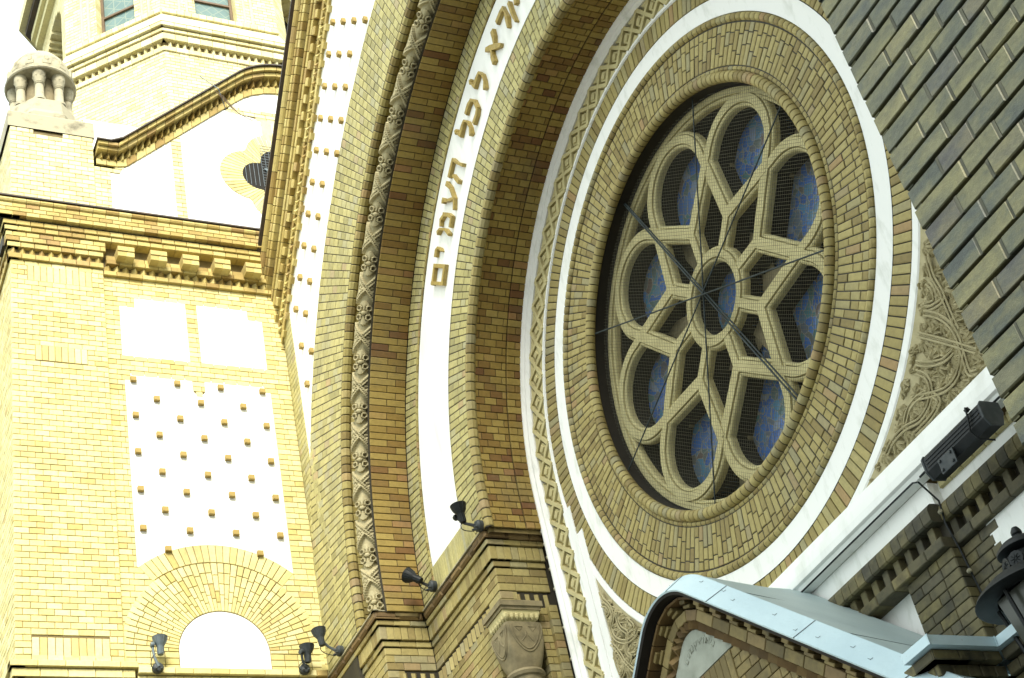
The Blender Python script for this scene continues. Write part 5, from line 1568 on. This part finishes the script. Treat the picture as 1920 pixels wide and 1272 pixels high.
pzig(3.83, 3.898, 0.05, 0.2); pzig(3.75, 3.83, 0.11, 0.11); pzig(3.67, 3.75, 0.15, 0.2); pzig(3.55, 3.67, 0.2, 0.11); pzig(3.2, 3.55, 0.27, 0.2)
mb.box((-8.2, 6.93, 1.5), (-7.13, 7.9, 3.85), m=1); mb.box((-7.2, 7.47, 1.5), (-4.5, 8.0, 3.85), m=1)
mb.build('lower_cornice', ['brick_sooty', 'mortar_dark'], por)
mb = MB()
mb.box((-11.5, 7.0, -1.7), (-7.2, 8.2, 2.2)); mb.build('porch_body', 'brick_soffit', por)

# ================================================================== brick corner tower in the near right foreground
YD = 3.02; XD = -2.540
dk = thing('corner_tower_wall', 'dark grey and olive glazed brick corner of the near tower, cutting across the upper right', 'tower', (0.5, 4.5, -1.7))
mb = MB()
FD = FM(YD)
h = 0.0754; rows = 150; z0 = -1.66
for i in range(rows):
    z = z0 + i * h
    k = 0; s = XD
    base = [0.152, 0.302]
    ph = (i % 6)
    pat = [0.224 if i % 2 else 0.1495] + [0.1495] * 24
    if i % 7 == 3: pat[2] = 0.224; pat[3] = 0.075
    if i % 9 == 5: pat[5] = 0.224; pat[6] = 0.075
    for l in pat:
        e = s + l
        if 0.6 < s: break
        jx = rng.uniform(-0.001, 0.001)
        if s > XD: mb.brick(FD, s - 0.0058, s + 0.0058, z + 0.0045, z + h - 0.0065, -0.03, -0.0015, 0.001, m=2)
        mb.brick(FD, s + (0.0055 if s > XD else 0.0) + jx, e - 0.0055 + jx, z + 0.0045 + rng.uniform(-0.0014, 0.0014), z + h - 0.0065 + rng.uniform(-0.0014, 0.0014), -0.03, rng.uniform(-0.003, 0.003), rng.uniform(0.0015, 0.0045))
        s = e
mb.strip(FD, XD + 0.004, 3.5, -1.7, 10.0, -0.016, 1, m=1)
mb.build('front_brickwork', ['brick_dark', 'mortar_dark', 'joint'], dk)
mb = MB()
SD = lambda s, t, d: (XD - d, s, t)
courses(mb, SD, [rect(YD + 0.004, 6.7, -1.7, 9.6)], -1.66, 9.64, 0.0754, 0.2, d1=0.0, d0=-0.03)
mb.box((XD + 0.012, YD + 0.03, -1.7), (3.5, 6.72, 24.0), m=1)
mb.build('side_brickwork', ['brick_dark', 'mortar_dark'], dk)

# ================================================================== lamps
def frame_from(axis):
    a = Vector(axis).normalized(); b = a.cross(Vector((0, 0, 1)))
    if b.length < 1e-3: b = Vector((1, 0, 0))
    return a, b.normalized()
def spotlight(pivot, axis, base, wallnormal, lab, grey='charcoal', box=False):
    t = thing('spotlight', lab, 'spotlight', base, 'uplights on the impost ledges')
    a, b = frame_from(axis); P = Vector(pivot); B = Vector(base); n = Vector(wallnormal).normalized()
    mb = MB(); k_ = 0.8; o = P - a * 0.12 * k_
    mb.lathe([(k_ * p, k_ * q) for p, q in ((0.0, 0.0), (0.040, 0.0), (0.045, 0.01), (0.048, 0.12), (0.060, 0.14), (0.092, 0.20), (0.108, 0.265), (0.112, 0.27), (0.104, 0.272), (0.098, 0.255), (0.0, 0.235))], o, 24, a)
    for k in range(10):
        g_ = 2 * PI * k / 10; c = a.cross(b); r = b * math.cos(g_) + c * math.sin(g_)
        mb.tube([o + (a * 0.02 + r * 0.046) * k_, o + (a * 0.13 + r * 0.05) * k_, o + (a * 0.2 + r * 0.092) * k_, o + (a * 0.265 + r * 0.110) * k_], 0.004, 4)
    mb.build('lamp_head', grey, t, smooth=True)
    mb = MB(); side = b * 0.09
    mb.lathe([(0.0, -0.02), (0.032, -0.02), (0.036, 0.0), (0.032, 0.02), (0.0, 0.022)], P + side + a * 0.02, 12, b)
    mb.tube([P + side + a * 0.02, (P + side) * 0.5 + B * 0.5 + n * 0.03 + side * 0.2, B + n * 0.05], [0.018, 0.016, 0.02], 8)
    mb.build('arm', grey, t, smooth=True)
    mb = MB()
    u = n.cross(Vector((0, 0, 1))).normalized()
    mb.lathe([(0.0, -0.02), (0.062, -0.02), (0.065, 0.03), (0.05, 0.05), (0.0, 0.06)], B, 20, n)
    for sx in (-0.03, 0.03): mb.lathe([(0.0, 0.0), (0.012, 0.0), (0.010, 0.03), (0.0, 0.035)], B + u * sx + n * 0.05 - Vector((0, 0, 0.03)), 8, n)
    mb.build('junction_box', 'charcoal', t, smooth=True)
    mb = MB()
    q = B + n * 0.05 + u * 0.06
    pts = [P - a * 0.08 + u * 0.05, P - a * 0.14 + u * 0.13 + n * 0.02, q + u * 0.04, q - Vector((0, 0, 0.03))]
    sm2 = []
    for i in range(13):
        f = i / 12; A = [p.copy() for p in pts]
        while len(A) > 1: A = [A[k] * (1 - f) + A[k + 1] * f for k in range(len(A) - 1)]
        sm2.append(A[0])
    mb.tube(sm2, 0.0055, 6); mb.build('flex', 'black', t, smooth=True)
    return t
NY = (0, -1, 0); NX = (1, 0, 0)
spotlight((-13.20, 7.10, 8.895), (0.02, -0.12, 1), (-13.10, 7.24, 8.70), NY, 'black spotlight pointing straight up on the pier corner, right of the white letter band', 'black')
spotlight((-14.52, 7.08, 8.90), (-0.55, -0.45, 0.62), (-14.38, 7.22, 8.72), NY, 'black spotlight tilted to the left on the ledge under the brown soffit', 'black')
spotlight((-16.08, 6.50, 8.98), (-0.05, -0.1, 1), (-15.92, 6.66, 8.735), NY, 'dark grey spotlight on the impost, right of the corner where wing and front meet')
spotlight((-16.28, 6.39, 8.87), (0.05, 0.02, 1), (-16.36, 6.36, 8.72), NX, 'dark grey spotlight low on the wing wall, right of the blind arch')
spotlight((-16.28, 4.655, 8.93), (0.05, 0.0, 1), (-16.36, 4.63, 8.70), NX, 'grey spotlight with a round base on the wing ledge, left of the blind arch', 'steel')

fld = thing('linear_floodlight', 'long black linear floodlight standing on the white ledge beside the dark tower', 'floodlight', (-6.95, 7.72, 5.50))
A_, B_ = Vector((-7.27, 7.70, 5.535)), Vector((-6.58, 7.70, 5.535))
fx = lambda s, t, d: (d, 7.70 + s, 5.50 + t)
body = [(-0.085, 0.10), (-0.06, 0.13), (0.09, 0.13), (0.10, 0.05), (0.06, -0.05), (-0.05, -0.06), (-0.085, 0.0)]
mb = MB(); mb.prism(fx, body, -7.26, -6.60, back=True)
for k in range(3): mb.box((-7.24, 7.609 - 0.0, 5.52 + 0.028 * k), (-6.62, 7.618, 5.53 + 0.028 * k))
mb.build('housing', 'black', fld)
for xx in (-7.275, -6.60):
    mb = MB(); mb.prism(fx, [(p[0] * 1.08, p[1] * 1.05) for p in body], xx, xx + 0.016, back=True, c=0.004); mb.build('end_cap', 'charcoal', fld)
mb = MB()
mb.box((-7.12, 7.60, 5.385), (-6.95, 7.612, 5.50));
for x in (-7.10, -6.98):
    for z in (5.41, 5.48): mb.lathe([(0.0, 0), (0.013, 0), (0.012, 0.012), (0.0, 0.014)], (x, 7.60, z), 8, (0, -1, 0))
mb.build('mounting_plate', 'charcoal', fld)
mb = MB(); mb.tube([(-6.72, 7.64, 5.64), (-6.70, 7.60, 5.65), (-6.70, 7.59, 5.58), (-6.74, 7.60, 5.48), (-6.73, 7.64, 5.42), (-6.70, 7.75, 5.40)], 0.008, 6)
mb.lathe([(0.0, 0), (0.022, 0), (0.02, 0.03), (0.0, 0.035)], (-6.71, 7.63, 5.63), 10, (0, -0.6, 0.8)); mb.build('flex', 'black', fld, smooth=True)

lan = thing('wall_lantern', 'black cast iron wall lantern with a ball finial and wide hood', 'lantern', (-6.50, 7.35, 3.6))
LX, LY = -6.505, 7.35
mb = MB()
mb.lathe([(0.0, 4.555), (0.02, 4.55), (0.034, 4.525), (0.036, 4.505), (0.026, 4.495), (0.045, 4.485), (0.05, 4.47), (0.04, 4.462), (0.13, 4.44), (0.168, 4.405), (0.172, 4.385), (0.15, 4.375), (0.08, 4.37), (0.07, 4.36)], (LX, LY, 0), 32)
mb.build('finial', 'black', lan, smooth=True)
mb = MB(); mb.lathe([(0.07, 4.365), (0.13, 4.35), (0.155, 4.31), (0.155, 4.27), (0.12, 4.23)], (LX, LY, 0), 32)
for k in range(10):
    a = 2 * PI * k / 10
    mb.lathe([(0.0, 0.0), (0.05, 0.0), (0.052, 0.012), (0.0, 0.016)], (LX + 0.148 * math.cos(a), LY + 0.148 * math.sin(a), 4.29), 12, (math.cos(a), math.sin(a), 0))
    for q in range(8):
        b = 2 * PI * q / 8
        c = Vector((LX + 0.162 * math.cos(a), LY + 0.162 * math.sin(a), 4.29)); tv = Vector((-math.sin(a), math.cos(a), 0))
        mb.tube([c + tv * 0.008 * math.cos(b) + Vector((0, 0, 0.008 * math.sin(b))), c + tv * 0.034 * math.cos(b) + Vector((0, 0, 0.034 * math.sin(b)))], [0.006, 0.003], 4)
mb.build('crown', 'black', lan, smooth=True)
mb = MB(); mb.lathe([(0.10, 4.26), (0.20, 4.235), (0.32, 4.185), (0.40, 4.125), (0.42, 4.095), (0.40, 4.085), (0.30, 4.10), (0.28, 4.09)], (LX, LY, 0), 40)
mb.build('hood', 'black', lan, smooth=True)
mb = MB(); mb.lathe([(0.285, 4.09), (0.19, 3.60), (0.15, 3.57), (0.0, 3.56)], (LX, LY, 0), 6); mb.build('glazing', 'lamp_glass', lan)
mb = MB()
for k in range(6):
    a = 2 * PI * (k + 0.5) / 6
    mb.tube([(LX + 0.295 * math.cos(a), LY + 0.295 * math.sin(a), 4.09), (LX + 0.20 * math.cos(a), LY + 0.20 * math.sin(a), 3.59)], 0.014, 6)
mb.lathe([(0.20, 3.60), (0.21, 3.58), (0.12, 3.53), (0.04, 3.47), (0.05, 3.44), (0.0, 3.40)], (LX, LY, 0), 24)
mb.build('cage', 'black', lan, smooth=True)
mb = MB(); mb.tube([(-7.02, 8.02, 4.30), (-6.92, 7.8, 4.26), (-6.75, 7.55, 4.20), (LX, LY, 4.24)], [0.03, 0.026, 0.024, 0.03], 8)
mb.tube([(-7.03, 8.05, 4.10), (-6.99, 7.85, 4.12), (-6.97, 7.70, 4.20), (-6.92, 7.66, 4.27)], [0.02, 0.03, 0.03, 0.015], 8)
mb.lathe([(0.0, 0.0), (0.07, 0.0), (0.08, 0.03), (0.05, 0.07), (0.0, 0.08)], (-6.985, 7.60, 4.26), 16, (-0.6, -0.8, 0.2))
mb.build('bracket', 'black', lan, smooth=True)
jb = MB(); jb.box((-6.99, 7.36, 4.255), (-6.925, 7.42, 4.315)); jb.build('junction_box', 'zinc', lan)

# cables with pale clips
def cable(pts, rad, lab, clips=()):
    t = thing('cable', lab, 'cable', pts[0], None)
    mb = MB(); mb.tube(pts, rad, 6); mb.build('sheath', 'black', t, smooth=True)
    for c in clips:
        mb = MB(); mb.lathe([(0.0, -0.012), (0.016, -0.012), (0.018, 0.0), (0.014, 0.018), (0.0, 0.02)], c, 8, (1, -0.5, 0)); mb.build('clip', 'stone_pale', t, smooth=True)
zc = [8.62, 8.47, 8.31, 8.17, 7.93, 7.48, 7.12]
pl = [(-13.03, 7.935, 8.68)] + [(-13.035 + 0.004 * math.sin(3 * z), 7.93, z) for z in zc] + [(-13.03, 7.93, 6.4), (-13.03, 7.93, 5.2)]
cable(pl, 0.009, 'thin black cable clipped down the left edge of the coffered white frame', [(-13.03, 7.92, z) for z in zc])
cable([(-9.4, 7.90, 5.728), (-8.5, 7.895, 5.726), (-7.70, 7.89, 5.722), (-7.655, 7.90, 5.70), (-7.66, 8.03, 5.55), (-7.655, 8.0, 5.35), (-7.66, 8.04, 5.16), (-7.655, 8.06, 4.9), (-7.64, 8.07, 4.62), (-7.60, 8.06, 4.50), (-7.45, 8.05, 4.46), (-7.25, 8.0, 4.44), (-7.05, 7.8, 4.40), (-6.97, 7.5, 4.32)], 0.0075, 'black cable running under the white ledge and down the pilaster to the lantern', [(-7.64, 7.98, 5.44), (-7.645, 8.03, 4.95), (-7.48, 8.03, 4.47)])
cable([(-7.62, 7.90, 5.722), (-7.0, 7.88, 5.722), (-6.2, 7.88, 5.72)], 0.009, 'black cable under the right end of the ledge, below the linear floodlight')
